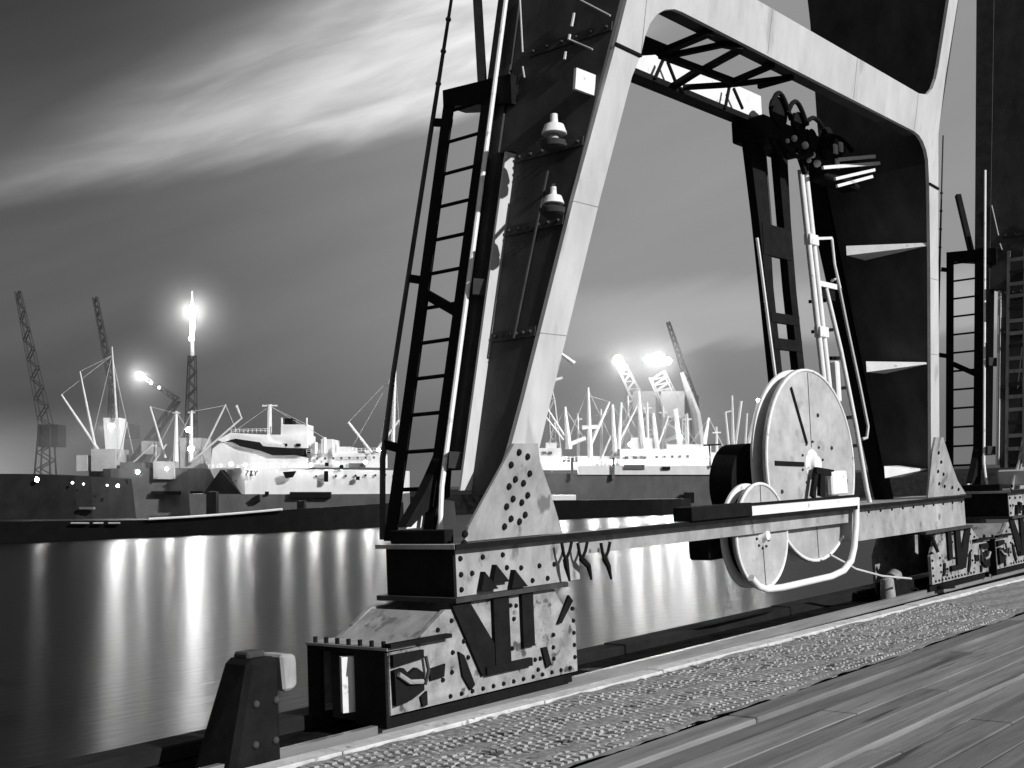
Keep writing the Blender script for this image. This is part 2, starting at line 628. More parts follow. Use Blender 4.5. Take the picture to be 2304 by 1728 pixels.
def make_crane():
    crane = thing('portal_crane', 'light grey steel portal crane straddling the quay edge, nearest and largest of the two cranes', 'crane', (8.5, 7.95, -0.09),
                  'portal cranes on the quay')
    # --- front frame: two legs and the cross beam cut from plate, with rounded inner corners
    outer_l = [(8.58, 1.9), (8.75, 2.37), (8.87, 2.78), (9.38, 4.73), (9.85, 6.33), (9.98, 6.82), (10.19, 7.80), (11.79, 14.0)]
    top = [(12.22, 14.0), (11.10, 9.6), (10.74, 8.2), (10.83, 7.80), (11.05, 7.56), (11.4, 7.52), (12.6, 7.52), (17.46, 7.50), (17.77, 7.55), (17.95, 7.68), (18.05, 7.85), (18.10, 8.03), (18.36, 9.6), (19.2, 14.0)]
    right = [(19.55, 14.0), (18.70, 9.6), (18.41, 7.96), (18.34, 7.07), (18.73, 5.48), (19.56, 2.33), (19.66, 1.9)]
    inner = [(19.30, 1.9), (19.20, 2.33), (18.50, 5.07), (18.16, 6.28), (18.03, 6.63), (17.92, 6.76), (17.77, 6.86), (17.60, 6.92), (17.40, 6.94),
             (11.01, 6.97), (10.85, 6.96), (10.68, 6.91), (10.53, 6.82), (10.42, 6.70), (10.35, 6.55), (10.30, 6.34), (10.18, 6.1), (9.81, 4.8), (9.29, 2.79), (9.13, 2.15), (9.08, 1.9)]
    fprism(outer_l + top + right + inner, 0.0, 0.05).build('front_frame', 'light_steel', crane)
    # splice lines on both legs: proud cover straps
    for (xa, za), (xb, zb) in (((9.84, 6.345), (10.30, 6.335)), ((18.14, 6.29), (18.53, 6.27))):
        MB().hexa([fpt(xa, za - .014, -0.02), fpt(xb, zb - .014, -0.02), fpt(xb, zb + .014, -0.02), fpt(xa, za + .014, -0.02)],
                  [fpt(xa, za - .014, 0.002), fpt(xb, zb - .014, 0.002), fpt(xb, zb + .014, 0.002), fpt(xa, za + .014, 0.002)]).build('splice_bar', 'black_iron', crane)
    for xa, za, xb, zb in ((17.40, 6.95, 17.44, 7.49), (12.9, 6.985, 12.92, 7.51), (15.3, 6.965, 15.31, 7.50), (9.03, 3.42, 9.47, 3.42), (9.37, 4.72, 9.79, 4.72), (10.30, 6.36, 10.32, 7.0), (18.84, 3.75, 19.17, 3.75), (18.55, 4.9, 18.87, 4.9)):
        MB().hexa([fpt(xa, za, -.004), fpt(xb, zb, -.004), fpt(xb + .008, zb + .008, -.004), fpt(xa + .008, za + .008, -.004)],
                  [fpt(xa, za, .002), fpt(xb, zb, .002), fpt(xb + .008, zb + .008, .002), fpt(xa + .008, za + .008, .002)]).build('weld_seam', 'plate_steel', crane)
    # --- beam box behind the front plate
    MB().hexa([fpt(10.6, 7.0, .052), fpt(17.7, 6.97, .052), fpt(17.7, 6.97, .26), fpt(10.6, 7.0, .26)],
              [fpt(10.6, 7.5, .052), fpt(17.7, 7.47, .052), fpt(17.7, 7.47, .26), fpt(10.6, 7.5, .26)]).build('beam_box', 'shaded_web_steel', crane)
    # --- leg webs: boxes that widen upwards
    def web(xl, wid, zs, back, name, m='shaded_web_steel'):
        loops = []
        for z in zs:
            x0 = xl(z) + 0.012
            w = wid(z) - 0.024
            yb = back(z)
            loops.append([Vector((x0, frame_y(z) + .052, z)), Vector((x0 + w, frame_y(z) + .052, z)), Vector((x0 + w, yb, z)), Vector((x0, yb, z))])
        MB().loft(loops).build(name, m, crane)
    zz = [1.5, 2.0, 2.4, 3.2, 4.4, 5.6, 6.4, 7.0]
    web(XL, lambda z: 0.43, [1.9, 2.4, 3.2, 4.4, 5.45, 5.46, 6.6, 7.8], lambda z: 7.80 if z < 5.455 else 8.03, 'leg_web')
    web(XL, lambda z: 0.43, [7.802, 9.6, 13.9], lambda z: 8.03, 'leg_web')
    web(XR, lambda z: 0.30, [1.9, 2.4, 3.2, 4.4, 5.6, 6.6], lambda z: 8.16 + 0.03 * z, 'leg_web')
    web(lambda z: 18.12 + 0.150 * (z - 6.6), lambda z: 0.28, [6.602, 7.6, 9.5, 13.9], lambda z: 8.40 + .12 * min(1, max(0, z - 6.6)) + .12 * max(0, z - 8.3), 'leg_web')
    # narrow lit plate behind the near web
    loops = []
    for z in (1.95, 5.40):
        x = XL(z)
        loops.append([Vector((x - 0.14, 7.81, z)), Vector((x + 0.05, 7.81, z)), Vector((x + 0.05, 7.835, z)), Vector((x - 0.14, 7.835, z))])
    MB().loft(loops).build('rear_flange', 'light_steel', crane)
    # --- rear legs (dark), near and far
    def rear_leg(xf, y0, y1, wid, zs, m='dark_steel'):
        loops = []
        for z in zs:
            x = xf(z)
            loops.append([Vector((x, y0(z), z)), Vector((x + wid, y0(z), z)), Vector((x + wid, y1(z), z)), Vector((x, y1(z), z))])
        MB().loft(loops).build('rear_leg', m, crane)
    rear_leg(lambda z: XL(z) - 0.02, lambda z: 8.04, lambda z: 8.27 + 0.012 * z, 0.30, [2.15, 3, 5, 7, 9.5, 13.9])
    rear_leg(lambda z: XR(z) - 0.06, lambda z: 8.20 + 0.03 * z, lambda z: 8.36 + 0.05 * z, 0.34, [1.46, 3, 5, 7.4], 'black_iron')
    # rear gusset by the sill end, white colour standing in for light
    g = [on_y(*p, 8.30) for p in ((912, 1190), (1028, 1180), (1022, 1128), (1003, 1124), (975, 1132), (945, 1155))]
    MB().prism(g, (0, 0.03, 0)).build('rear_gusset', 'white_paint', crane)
    # dark curved housing above it, and cross strap over the sill end
    g = [on_y(*p, 8.16) for p in ((975, 1140), (1012, 1118), (1020, 1000), (1004, 1000), (985, 1045), (972, 1075), (955, 1110), (912, 1186), (925, 1186), (950, 1160))]
    MB().prism(g, (0, 0.12, 0)).build('leg_housing', 'black_iron', crane)
    MB().box((8.10, 7.64, 1.475), (8.22, 8.36, 1.60)).build('end_strap', 'black_iron', crane, bevel=0.01)
    # --- front gussets with rivets
    gl = fprism([(8.16, 1.49), (8.20, 1.62), (8.75, 2.37), (9.10, 2.37), (9.16, 2.19), (9.36, 1.9), (9.61, 1.49)], -0.035, -0.004).build('gusset_plate', 'plate_steel', crane)
    gr = fprism([(20.89, 1.49), (20.45, 1.72), (20.1, 2.0), (19.60, 2.45), (19.28, 2.45), (19.20, 2.2), (19.18, 1.49)], -0.035, -0.004).build('gusset_plate', 'plate_steel', crane)
    riv = [(1354, 434), (1425, 470), (1288, 538), (1442, 610), (1323, 658), (1390, 690), (1271, 717), (1425, 790), (1304, 820), (1376, 850), (1250, 884), (1404, 952), (1287, 985), (1357, 1008), (1233, 1050), (908, 1112), (900, 1190)]
    for u, v in riv:
        px, py = 800 + u * 0.27125, 900 + v * 0.27125
        r = ray(px, py)
        tt = (7.5 - 0.035 + LEAN * 1.45 - LEAN * EYE.z) / (r.y + LEAN * r.z)
        rivet_at(EYE + r * tt, (0, -1, -0.16), 0.034, gl)
    for i, (x, z) in enumerate([(19.45, 2.2), (19.6, 2.05), (19.5, 1.9), (19.75, 1.85), (19.6, 1.7), (19.85, 1.65), (20.2, 1.62), (20.5, 1.58)]):
        rivet_at(fpt(x, z, -0.035), (0, -1, -0.16), 0.03, gr)
    # --- sill beam: deep at the ends, shallow channel where the cable reels sit
    sill = MB()
    sill.box((8.08, 7.50, 1.00), (9.92, 8.38, 1.43))
    sill_o = sill.build('sill_beam', 'plate_steel', crane)
    MB().box((16.42, 7.52, 0.96), (20.95, 8.34, 1.42)).build('sill_web', 'plate_steel', sill_o)
    MB().box((9.92, 7.54, 1.24), (16.42, 7.60, 1.425)).build('sill_channel', 'plate_steel', sill_o)
    MB().box((9.92, 8.30, 1.24), (16.42, 8.34, 1.425)).build('sill_channel', 'plate_steel', sill_o)
    MB().box((7.98, 7.42, 1.432), (9.92, 8.44, 1.472)).build('top_flange', 'plate_steel', sill_o)
    MB().box((9.922, 7.42, 1.432), (16.42, 7.66, 1.470)).build('top_flange', 'plate_steel', sill_o)
    MB().box((16.422, 7.42, 1.432), (21.0, 8.44, 1.472)).build('top_flange', 'plate_steel', sill_o)
    MB().box((8.055, 7.51, 1.0), (8.078, 8.37, 1.43)).build('sill_end_shade', 'black_iron', sill_o)  # black sheet that puts the shade of the sill's end face into colour
    # dark edge strips of the flanges
    MB().box((7.985, 7.405, 1.425), (21.0, 7.418, 1.476)).build('flange_edge', 'black_iron', sill_o)
    MB().box((7.98, 7.42, 0.955), (9.62, 8.44, 0.998)).build('bottom_flange', 'dark_steel', sill_o)
    MB().box((18.9, 7.42, 0.915), (21.0, 8.44, 0.957)).build('bottom_flange', 'dark_steel', sill_o)
    # white lit strip of guard channel in front of the reels
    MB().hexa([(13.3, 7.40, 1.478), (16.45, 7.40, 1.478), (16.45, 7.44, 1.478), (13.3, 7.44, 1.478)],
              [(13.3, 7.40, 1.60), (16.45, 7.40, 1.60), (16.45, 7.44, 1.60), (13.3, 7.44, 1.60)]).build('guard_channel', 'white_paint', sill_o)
    MB().box((13.32, 7.38, 1.602), (16.45, 7.44, 1.632)).build('guard_edge', 'black_iron', sill_o)
    MB().box((11.9, 7.36, 1.478), (13.298, 7.62, 1.640)).build('cable_duct', 'black_iron', sill_o, bevel=0.01)
    for u, v in ((872, 1448), (964, 1437), (1148, 1418), (1252, 1390), (1370, 1392), (1522, 1375), (1645, 1362), (876, 1573), (1465, 1497), (1590, 1478), (866, 1315), (1052, 1303), (1218, 1284)):
        rivet_at(on_y(800 + u * .27125, 900 + v * .27125, 7.50), (0, -1, 0), 0.026, sill_o)
    for xx in [16.6 + 0.42 * i for i in range(11)]:
        rivet_at((xx, 7.52, 1.36), (0, -1, 0), 0.02, sill_o)
    # stiffener teeth under the flange
    for u, v in ((1110, 1500), (1205, 1440), (1360, 1480)):
        p = on_y(800 + u * .27125, 900 + (v + 75) * .27125, 7.44)
        MB().prism([p + Vector((-0.11, 0, 0)), p + Vector((0.13, 0, 0)), p + Vector((-0.05, 0, 0.17))], (0, 0.058, 0)).build('stiffener_fin', 'black_iron', sill_o)
    # hooks and shackles hanging from the sill
    for i, (px, dx) in enumerate(((1264, 0.0), (1300, 0.10), (1352, 0.05))):
        p = on_y(px, 1222, 7.40)
        hk = MB()
        hk.tube([p, p + Vector((0.02, 0, -0.10)), p + Vector((0.05, 0, -0.17))], 0.018, 6)
        hk.tube([p + Vector((0.16, 0, 0)), p + Vector((0.12, 0, -0.09)), p + Vector((0.05, 0, -0.17))], 0.018, 6)
        hk.tube([p + Vector((0.05, 0, -0.16)), p + Vector((0.06 + dx, 0, -0.24)), p + Vector((0.10 + dx, 0, -0.38))], [0.034, 0.03, 0.012], 6)
        hk.build('hanging_hook', 'black_iron', crane)

    # --- bogies
    def bogie(x0, sgn):
        """x0: outer end; sgn +1 runs towards +X"""
        X = lambda d: x0 + sgn * d
        root = MB()
        # side plate, land side (with the sloping shoulder)
        poly = [(0.0, 0.62), (0.0, 0.10), (2.62, 0.10), (2.62, 0.55), (2.40, 0.80), (2.30, 0.94), (1.10, 0.94), (0.95, 0.90), (0.72, 0.90), (0.28, 0.64)]
        loop = [(X(d), 7.50, z) for d, z in poly]
        side = root.prism(loop, (0, 0.05, 0)).build('bogie', 'worn_steel', crane)
        MB().prism([(X(d), 8.44, z) for d, z in poly], (0, 0.05, 0)).build('side_plate', 'worn_steel', side)
        # sloping cover plates and top
        MB().hexa([(X(.28), 7.552, .64), (X(.72), 7.552, .885), (X(.72), 8.438, .885), (X(.28), 8.438, .64)],
                  [(X(.28), 7.552, .61), (X(.72), 7.552, .855), (X(.72), 8.438, .855), (X(.28), 8.438, .61)]).build('sloping_cover', 'plate_steel', side)
        MB().box((min(X(-.03), X(.72)), 7.42, .665), (max(X(-.03), X(.72)), 7.498, .70)).build('flange_strip', 'black_iron', side)
        MB().box((min(X(-.04), X(.30)), 7.46, .642), (max(X(-.04), X(.30)), 8.50, .664)).build('end_cover', 'plate_steel', side)
        MB().box((min(X(-.03), X(-.01)), 7.50, .60), (max(X(-.03), X(-.01)), 8.49, .639)).build('end_top_bar', 'black_iron', side)
        # end box: frame bars, recessed panel and the pale post
        MB().box((min(X(-.03), X(.02)), 7.50, .0), (max(X(-.03), X(.02)), 7.88, .598)).build('end_plate', 'black_iron', side)
        MB().box((min(X(-.03), X(.02)), 8.33, .0), (max(X(-.03), X(.02)), 8.49, .598)).build('end_plate', 'black_iron', side)
        MB().box((min(X(.10), X(.13)), 7.89, .0), (max(X(.10), X(.13)), 8.32, .56)).build('end_panel', 'dark_steel', side)
        MB().hexa([(X(-.10), 7.96, .10), (X(.02), 7.90, .10), (X(.06), 7.97, .10), (X(-.06), 8.03, .10)],
                  [(X(-.10), 7.96, .57), (X(.02), 7.90, .57), (X(.06), 7.97, .57), (X(-.06), 8.03, .57)]).build('buffer_post', 'white_paint', side)
        MB().box((min(X(.02), X(2.6)), 7.56, -.01), (max(X(.02), X(2.6)), 7.60, .12)).build('rail_guard', 'black_iron', side)
        # bolts along the top edge
        for i in range(7):
            y = 7.54 + i * 0.145
            MB().tube([(X(.0), y, .66), (X(.0), y, .715)], 0.022, 6).build('bolt', 'black_iron', side)
        # dark recess with the V strut and two columns under the sill
        MB().prism([(X(d), 7.47, z) for d, z in ((0.78, 0.95), (1.02, 0.95), (1.52, 0.30), (1.16, 0.26))], (0, 0.028, 0)).build('diagonal_strut', 'black_iron', side)
        MB().box((min(X(1.34), X(1.56)), 7.46, .30), (max(X(1.34), X(1.56)), 7.498, .953)).build('column', 'black_iron', side)
        MB().box((min(X(1.75), X(1.92)), 7.46, .44), (max(X(1.75), X(1.92)), 7.498, .953)).build('column', 'black_iron', side)
        MB().box((min(X(1.20), X(1.86)), 7.45, .26), (max(X(1.20), X(1.86)), 7.498, .335)).build('saddle', 'black_iron', side)
        MB().prism([(X(d), 7.47, z) for d, z in ((2.30, 0.60), (2.36, 0.60), (2.56, 0.80), (2.50, 0.86))], (0, 0.028, 0)).build('link_plate', 'black_iron', side)
        # brake gear lumps and handholes
        bg_ = MB().prism([(X(d), 7.46, z) for d, z in ((.03, .60), (.40, .60), (.40, .53), (.03, .50))], (0, .038, 0)).build('brake_gear', 'black_iron', side)
        MB().prism([(X(d), 7.45, z) for d, z in ((.03, .47), (.14, .48), (.20, .42), (.30, .46), (.39, .40), (.38, .26), (.22, .20), (.04, .18))], (0, .048, 0)).build('brake_shoe', 'black_iron', bg_)
        MB().tube([(X(.06), 7.43, .44), (X(.18), 7.42, .36), (X(.34), 7.43, .34)], .022, 6).build('brake_rod', 'worn_steel', bg_)
        MB().tube([(X(.42), 7.46, .54), (X(.44), 7.45, .42), (X(.40), 7.46, .30)], .018, 6).build('brake_rod', 'dark_steel', bg_)
        MB().prism([(X(d), 7.475, z) for d, z in ((.36, .20), (.44, .24), (.44, .12), (.38, .12))], (0, .024, 0)).build('hand_hole', 'black_iron', side)
        MB().prism([(X(d), 7.475, z) for d, z in ((.48, .42), (.68, .44), (.66, .33), (.49, .32))], (0, .024, 0)).build('hand_hole', 'black_iron', side)
        MB().prism([(X(d), 7.475, z) for d, z in ((.86, .52), (.93, .48), (1.06, .20), (1.00, .16), (.90, .30))], (0, .024, 0)).build('hand_hole', 'black_iron', side)
        MB().prism([(X(d), 7.475, z) for d, z in ((2.04, .40), (2.12, .40), (2.18, .22), (2.10, .20))], (0, .024, 0)).build('hand_hole', 'black_iron', side)
        # wheels on the rail
        for d in (.62, 1.95):
            wh = MB().lathe((X(d), ry(X(d)) - 0.05, .165 + 0.015), (0, 1, 0), [(0, .02), (0, .15), (0, .165), (.12, .165), (.12, .19), (.15, .19), (.15, .02)], 24).build('wheel', 'dark_steel', side, smooth=True)
            MB().lathe((X(d), ry(X(d)) - 0.09, .18), (0, 1, 0), [(0, .04), (.04, .06), (.06, .06)], 12).build('axle', 'black_iron', wh)
        # rivets
        for i in range(13):
            rivet_at((X(.75 + i * .145), 7.50, .145), (0, -1, 0), 0.021, side)
        for d, z in ((.80, .80), (.62, .74), (.95, .60), (1.0, .45), (.80, .52), (.78, .35), (.66, .30), (1.62, .85), (1.70, .84), (1.66, .72), (1.62, .45), (1.95, .30), (2.03, .30), (1.99, .2),
                     (2.58, .72), (2.58, .60), (2.58, .48), (2.58, .36), (2.58, .24), (2.25, .50), (2.24, .38), (2.24, .27)):
            rivet_at((X(d), 7.50, z), (0, -1, 0), 0.022, side)
        return side
    bogie(7.19, 1)
    bogie(21.85, -1)

    # --- access ladder on the near leg, water side
    lad = MB().loft([[Vector((XL(z) - .10, 8.13, z)), Vector((XL(z) - .06, 8.13, z)), Vector((XL(z) - .06, 8.26 + .008 * z, z)), Vector((XL(z) - .10, 8.26 + .008 * z, z))] for z in (1.5, 6.35)]).build('access_ladder', 'black_iron', crane)
    MB().loft([[Vector((XL(z) - .10, 8.62 + .022 * z, z)), Vector((XL(z) - .06, 8.62 + .022 * z, z)), Vector((XL(z) - .06, 8.76 + .022 * z, z)), Vector((XL(z) - .10, 8.76 + .022 * z, z))] for z in (1.48, 6.35)]).build('stringer', 'black_iron', lad)
    for i in range(12):
        z = 1.98 + 0.375 * i
        MB().tube([(XL(z) - .08, 8.24, z), (XL(z) - .08, 8.66 + .022 * z, z)], 0.020, 8).build('rung', 'black_iron', lad)
    # safety rail outside the ladder, with brackets
    pts = [(XL(z) - .09, 9.0 + (0.04 if z > 3 else 0) - (0.22 * max(0, 2.3 - z)), z) for z in (1.5, 1.9, 2.3, 3.2, 4.5, 6.0, 7.6, 9.0)]
    MB().tube(pts, [.03, .03, .03, .026, .026, .026, .018, .016], 8).build('safety_rail', 'dark_steel', lad)
    for z in (2.45, 4.22, 6.02):
        MB().bar((XL(z) - .09, 9.0, z), (XL(z) - .08, 8.76, z - .06), .04, .09).build('rail_bracket', 'black_iron', lad)
    for z in (6.5, 6.9, 7.3, 7.7):
        MB().ball((XL(z) - .09, 9.04, z), .035, 8).build('rail_knob', 'dark_steel', lad)
    MB().bar((XL(3.9) - .08, 8.70, 4.0), (XL(3.9) - .08, 8.20, 3.72), .05, .10).build('ladder_brace', 'black_iron', lad)
    # landing platform and post above
    z = 6.2
    MB().hexa([(XL(z) - .12, 7.9, 5.98), (XL(z) + .25, 7.9, 5.98), (XL(z) + .25, 8.88, 6.18), (XL(z) - .12, 8.88, 6.18)],
              [(XL(z) - .12, 7.9, 6.30), (XL(z) + .25, 7.9, 6.30), (XL(z) + .25, 8.88, 6.36), (XL(z) - .12, 8.88, 6.36)]).build('landing', 'black_iron', crane)
    MB().bar((XL(6.3), 8.42, 6.3), (XL(7.45) + .02, 8.72, 7.6), .10, .10).build('brace', 'black_iron', crane)
    # bright conduit down the leg
    MB().tube([(XL(z) - .16, 8.02 + .012 * z - (.20 * max(0, 1.9 - z)), z) for z in (1.5, 1.75, 2.0, 3, 4, 5, 6, 7, 8)], .026, 8).build('conduit', 'white_paint', crane, smooth=True)
    for z in (2.25, 3.98):
        MB().bar((XL(z) - .16, 8.0, z), (XL(z) - .02, 7.86, z - .02), .10, .16).build('conduit_clamp', 'dark_steel', crane)
    # --- two shaded lamps (unlit) on the near web
    for (x, y, z, s) in ((9.36, 7.14, 5.50, .80), (9.18, 7.05, 4.74, 0.66)):
        lp = MB().lathe((x, y, z), (0.05, 0, 1), [(-.10 * s, .15 * s), (-.09 * s, .16 * s), (.02 * s, .12 * s), (.05 * s, .05 * s), (.16 * s, .045 * s), (.165 * s, .01)], 20).build('shaded_lamp', 'white_paint', crane, smooth=True)
        MB().ball((x - .02, y, z - .15 * s), .07 * s, 10).build('lamp_glass', 'ship_pale', lp, smooth=True)
        MB().lathe((x - .03, y, z - .32 * s), (0, 0, 1), [(0, .05), (.05, .12), (.10, .13), (.13, .04)], 16).build('lamp_base', 'dark_steel', lp, smooth=True)
        MB().bar((x, y, z + .12 * s), (XL(z) + .05, y + .18, z + .20), .03, .03).build('lamp_arm', 'dark_steel', lp)
    MB().tube([(XL(z) - .03, 7.42 - .10 * (z - 4), z) for z in (3.4, 4.2, 5.1)], .014, 6).build('lamp_cable', 'dark_steel', crane)
    def web_pt(px, py, off=.03):
        r = ray(px, py)
        a_ = 8.871 - off - .26 * 2.781
        return EYE + r * ((a_ + .26 * EYE.z - EYE.x) / (r.x - .26 * r.z))
    for (p0, p1), w_ in ((((1292, 30), (1286, 60)), .016), (((1282, 78), (1280, 90)), .016), (((1273, 117), (1270, 134)), .016), (((1306, 0), (1373, 35)), .010), (((1284, 90), (1333, 111)), .010), (((1170, 0), (1176, 118)), .010), (((1176, 150), (1180, 175)), .010)):
        MB().tube([web_pt(*p0), web_pt(*p1)], w_, 6).build('web_conduit', 'light_steel', crane)
    for z in (3.4, 4.5, 5.3, 6.5):
        MB().hexa([(XL(z) - .006, frame_y(z) + .06, z), (XL(z) + .02, frame_y(z) + .06, z), (XL(z) + .02, 7.79, z), (XL(z) - .006, 7.79, z)],
                  [(XL(z + .10) - .006, frame_y(z) + .06, z + .10), (XL(z + .10) + .02, frame_y(z) + .06, z + .10), (XL(z + .10) + .02, 7.79, z + .10), (XL(z + .10) - .006, 7.79, z + .10)]).build('seam_strap', 'dark_steel', crane)
        for q_ in range(6):
            y_ = frame_y(z) + .12 + (7.74 - frame_y(z) - .12) * q_ / 5
            rivet_at((XL(z + .05) - .008, y_, z + .05), (-1, 0, 0), .018, crane, 'shaded_web_steel')
    # lit number-less plate on the near leg
    z = 6.0
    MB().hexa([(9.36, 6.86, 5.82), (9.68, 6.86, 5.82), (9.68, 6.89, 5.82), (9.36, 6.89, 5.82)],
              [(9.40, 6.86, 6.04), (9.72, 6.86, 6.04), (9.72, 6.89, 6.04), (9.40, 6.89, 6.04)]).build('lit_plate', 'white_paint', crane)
    # --- tapered white wedges added as patches of light on the far leg
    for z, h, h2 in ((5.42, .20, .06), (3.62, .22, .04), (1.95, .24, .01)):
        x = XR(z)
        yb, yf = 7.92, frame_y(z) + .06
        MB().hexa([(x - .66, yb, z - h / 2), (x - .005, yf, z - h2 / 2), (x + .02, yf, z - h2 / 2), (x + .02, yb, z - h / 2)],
                  [(x - .66, yb, z + h / 2 - .05), (x - .005, yf, z + h2 / 2 - .01), (x + .02, yf, z + h2 / 2 - .01), (x + .02, yb, z + h / 2 - .05)]).build('light_patch_wedge', 'white_paint', crane)
    # --- rear beam with its lit face and the horizontal truss in between
    RY = 8.06
    ZB = 6.95
    cz_ = lambda u, v: on_z(1340 + u * .1929, v * .1929, ZB)
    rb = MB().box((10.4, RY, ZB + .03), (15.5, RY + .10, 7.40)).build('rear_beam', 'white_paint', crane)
    MB().box((10.4, RY - .10, ZB - .05), (17.4, RY + .12, ZB + .028)).build('bottom_chord', 'black_iron', rb)
    mc = MB().bar(cz_(760, 640), cz_(1620, 960), .085, .07).build('middle_chord', 'black_iron', crane)
    for u0, v0, u1, v1, w in ((770, 610, 1330, 380, .12), (860, 650, 1480, 520, .07), (1480, 520, 1700, 560, .07), (1700, 570, 1280, 800, .09), (2060, 760, 1600, 955, .09), (1190, 830, 890, 1020, .10), (1020, 1020, 1600, 985, .07), (1600, 985, 2230, 910, .06), (2300, 900, 1900, 1010, .06)):
        MB().bar(cz_(u0, v0), cz_(u1, v1), w, .06).build('brace', 'black_iron', crane)
    h = [cz_(u, v) for u, v in ((480, 420), (560, 455), (860, 580), (900, 680), (760, 690), (700, 640), (480, 655))]
    MB().prism(h, (0, 0, .05)).build('haunch_plate', 'black_iron', crane)
    for u0, v0, u1, v1 in ((790, 690, 690, 920), (840, 720, 935, 960), (1560, 1010, 1510, 1270), (1610, 1030, 1715, 1270)):
        MB().bar(on_y(1340 + u0 * .1929, v0 * .1929, RY - .12), on_y(1340 + u1 * .1929, v1 * .1929, RY - .12), .03, .035).build('panel_brace', 'black_iron', rb)
    # machinery cluster under the beam: sheaves and winch
    cl = MB().box((14.9, 7.72, 6.62), (16.35, 8.24, 6.94)).build('cable_gear', 'black_iron', crane, bevel=.02)
    for x, z, r in ((15.35, 7.05, .22), (15.95, 7.0, .18), (16.35, 6.85, .16), (16.9, 6.95, .20)):
        MB().lathe((x, 7.70, z), (0, 1, 0), [(0, .03), (0, r), (.03, r * .9), (.06, r), (.06, .03)], 20).build('sheave', 'black_iron', cl, smooth=True)
    for x, z, r in ((15.72, 6.74, .05), (16.05, 6.70, .06), (16.28, 6.60, .05), (16.15, 6.50, .04), (15.5, 6.66, .035), (16.42, 6.50, .06), (15.75, 6.50, .035)):
        MB().ball((x, 7.69, z), r, 8).build('sheave_pin', 'white_paint', cl)
    for x0_, z0_, x1_, z1_, sag in ((15.0, 7.02, 15.6, 6.98, .30), (15.5, 7.05, 16.1, 7.0, .26), (16.0, 6.98, 16.8, 6.9, .22), (16.3, 6.6, 17.3, 6.86, -.18), (15.2, 6.62, 16.2, 6.60, -.14), (16.6, 6.92, 17.6, 6.90, .12)):
        MB().tube([(x0_ + (x1_ - x0_) * q_ / 10, 7.66, z0_ + (z1_ - z0_) * q_ / 10 + sag * math.sin(math.pi * q_ / 10)) for q_ in range(11)], .035, 7).build('cable_loop', 'black_iron', cl, smooth=True)
    for x0_, z0_, x1_, z1_ in ((15.9, 6.9, 16.9, 6.45), (16.2, 6.95, 17.5, 6.62), (16.0, 6.55, 16.7, 6.95), (15.1, 6.62, 15.5, 6.35), (15.9, 6.62, 16.1, 6.30)):
        MB().bar((x0_, 7.74, z0_), (x1_, 7.74, z1_), .06, .07).build('gear_strut', 'black_iron', cl)
    MB().box((16.55, 7.62, 6.30), (17.75, 7.92, 6.74)).build('gear_case', 'black_iron', cl, bevel=.03)
    for (xa, za), (xb, zb), w in (((16.35, 6.40), (17.75, 6.66), .05), ((16.75, 6.30), (17.55, 6.52), .045), ((16.8, 6.20), (17.45, 6.40), .045), ((16.9, 6.62), (17.6, 6.74), .05)):
        MB().bar((xa, 7.58, za), (xb, 7.30, zb), .04, w).build('spring_bar', 'white_paint', cl)
    for x, z in ((16.82, 6.78), (17.02, 6.85), (16.85, 6.56)):
        MB().box((x, 7.58, z - .07), (x + .10, 7.61, z + .07)).build('lug', 'white_paint', cl)
    # --- cable tower behind the reels
    tw = MB().loft([[Vector((x, 8.0, z)), Vector((x + w, 8.0, z)), Vector((x + w, 8.12, z)), Vector((x, 8.12, z))] for x, w, z in ((14.95, .42, 6.7), (15.10, .32, 5.6), (15.20, .22, 4.6), (15.32, .22, 3.3), (15.50, .22, 1.48))]).build('cable_tower', 'black_iron', crane)
    MB().loft([[Vector((x, 8.0, z)), Vector((x + w, 8.0, z)), Vector((x + w, 8.12, z)), Vector((x, 8.12, z))] for x, w, z in ((15.80, .30, 6.7), (15.86, .22, 5.6), (15.92, .20, 4.6), (16.05, .20, 3.3), (16.3, .2, 1.48))]).build('post', 'black_iron', tw)
    MB().tube([(14.98, 7.98, 5.25), (15.04, 7.98, 4.9), (15.10, 7.98, 4.5), (15.28, 7.98, 3.3)], .022, 6).build('tower_conduit', 'white_paint', tw)
    for z0, z1 in ((5.50, 5.05), (4.24, 4.10), (3.88, 3.72), (3.30, 2.9)):
        xa = 15.2 + (5.3 - z0) * .09
        MB().box((xa, 7.99, z1), (xa + .85, 8.05, z0)).build('crossbar', 'black_iron', tw)
    MB().tube([(15.5, 8.06, 6.6), (15.53, 8.06, 6.0), (15.55, 8.06, 5.5)], .03, 6).build('tower_cable', 'dark_steel', tw)
    # twin white guide tubes with collars
    for dx in (0, .16):
        MB().tube([(16.20 + dx + (6.45 - z) * .105, 7.86, z) for z in (6.40, 5.0, 3.5, 2.2)], .045, 10).build('guide_tube', 'white_paint', tw, smooth=True)
    for z in (5.38, 4.02):
        MB().box((16.22 + (6.45 - z) * .105 - .06, 7.80, z - .08), (16.22 + (6.45 - z) * .105 + .22, 7.91, z + .08)).build('collar', 'white_paint', tw, bevel=.01)
    # --- white handrails, landing and steps between the tower and the far leg
    st = MB().box((16.62, 7.86, 4.72), (17.20, 8.0, 4.80)).build('stair', 'white_paint', crane)
    MB().box((16.62, 7.90, 4.55), (17.20, 8.02, 4.718)).build('landing_beam', 'black_iron', st)
    MB().bar((16.55, 7.86, 5.42), (17.10, 7.86, 5.50), .04, .04).build('handrail', 'white_paint', st)
    MB().tube([(17.12, 7.86, 5.50), (17.16, 7.86, 5.1), (17.30, 7.86, 4.75)], .022, 8).build('handrail', 'white_paint', st)
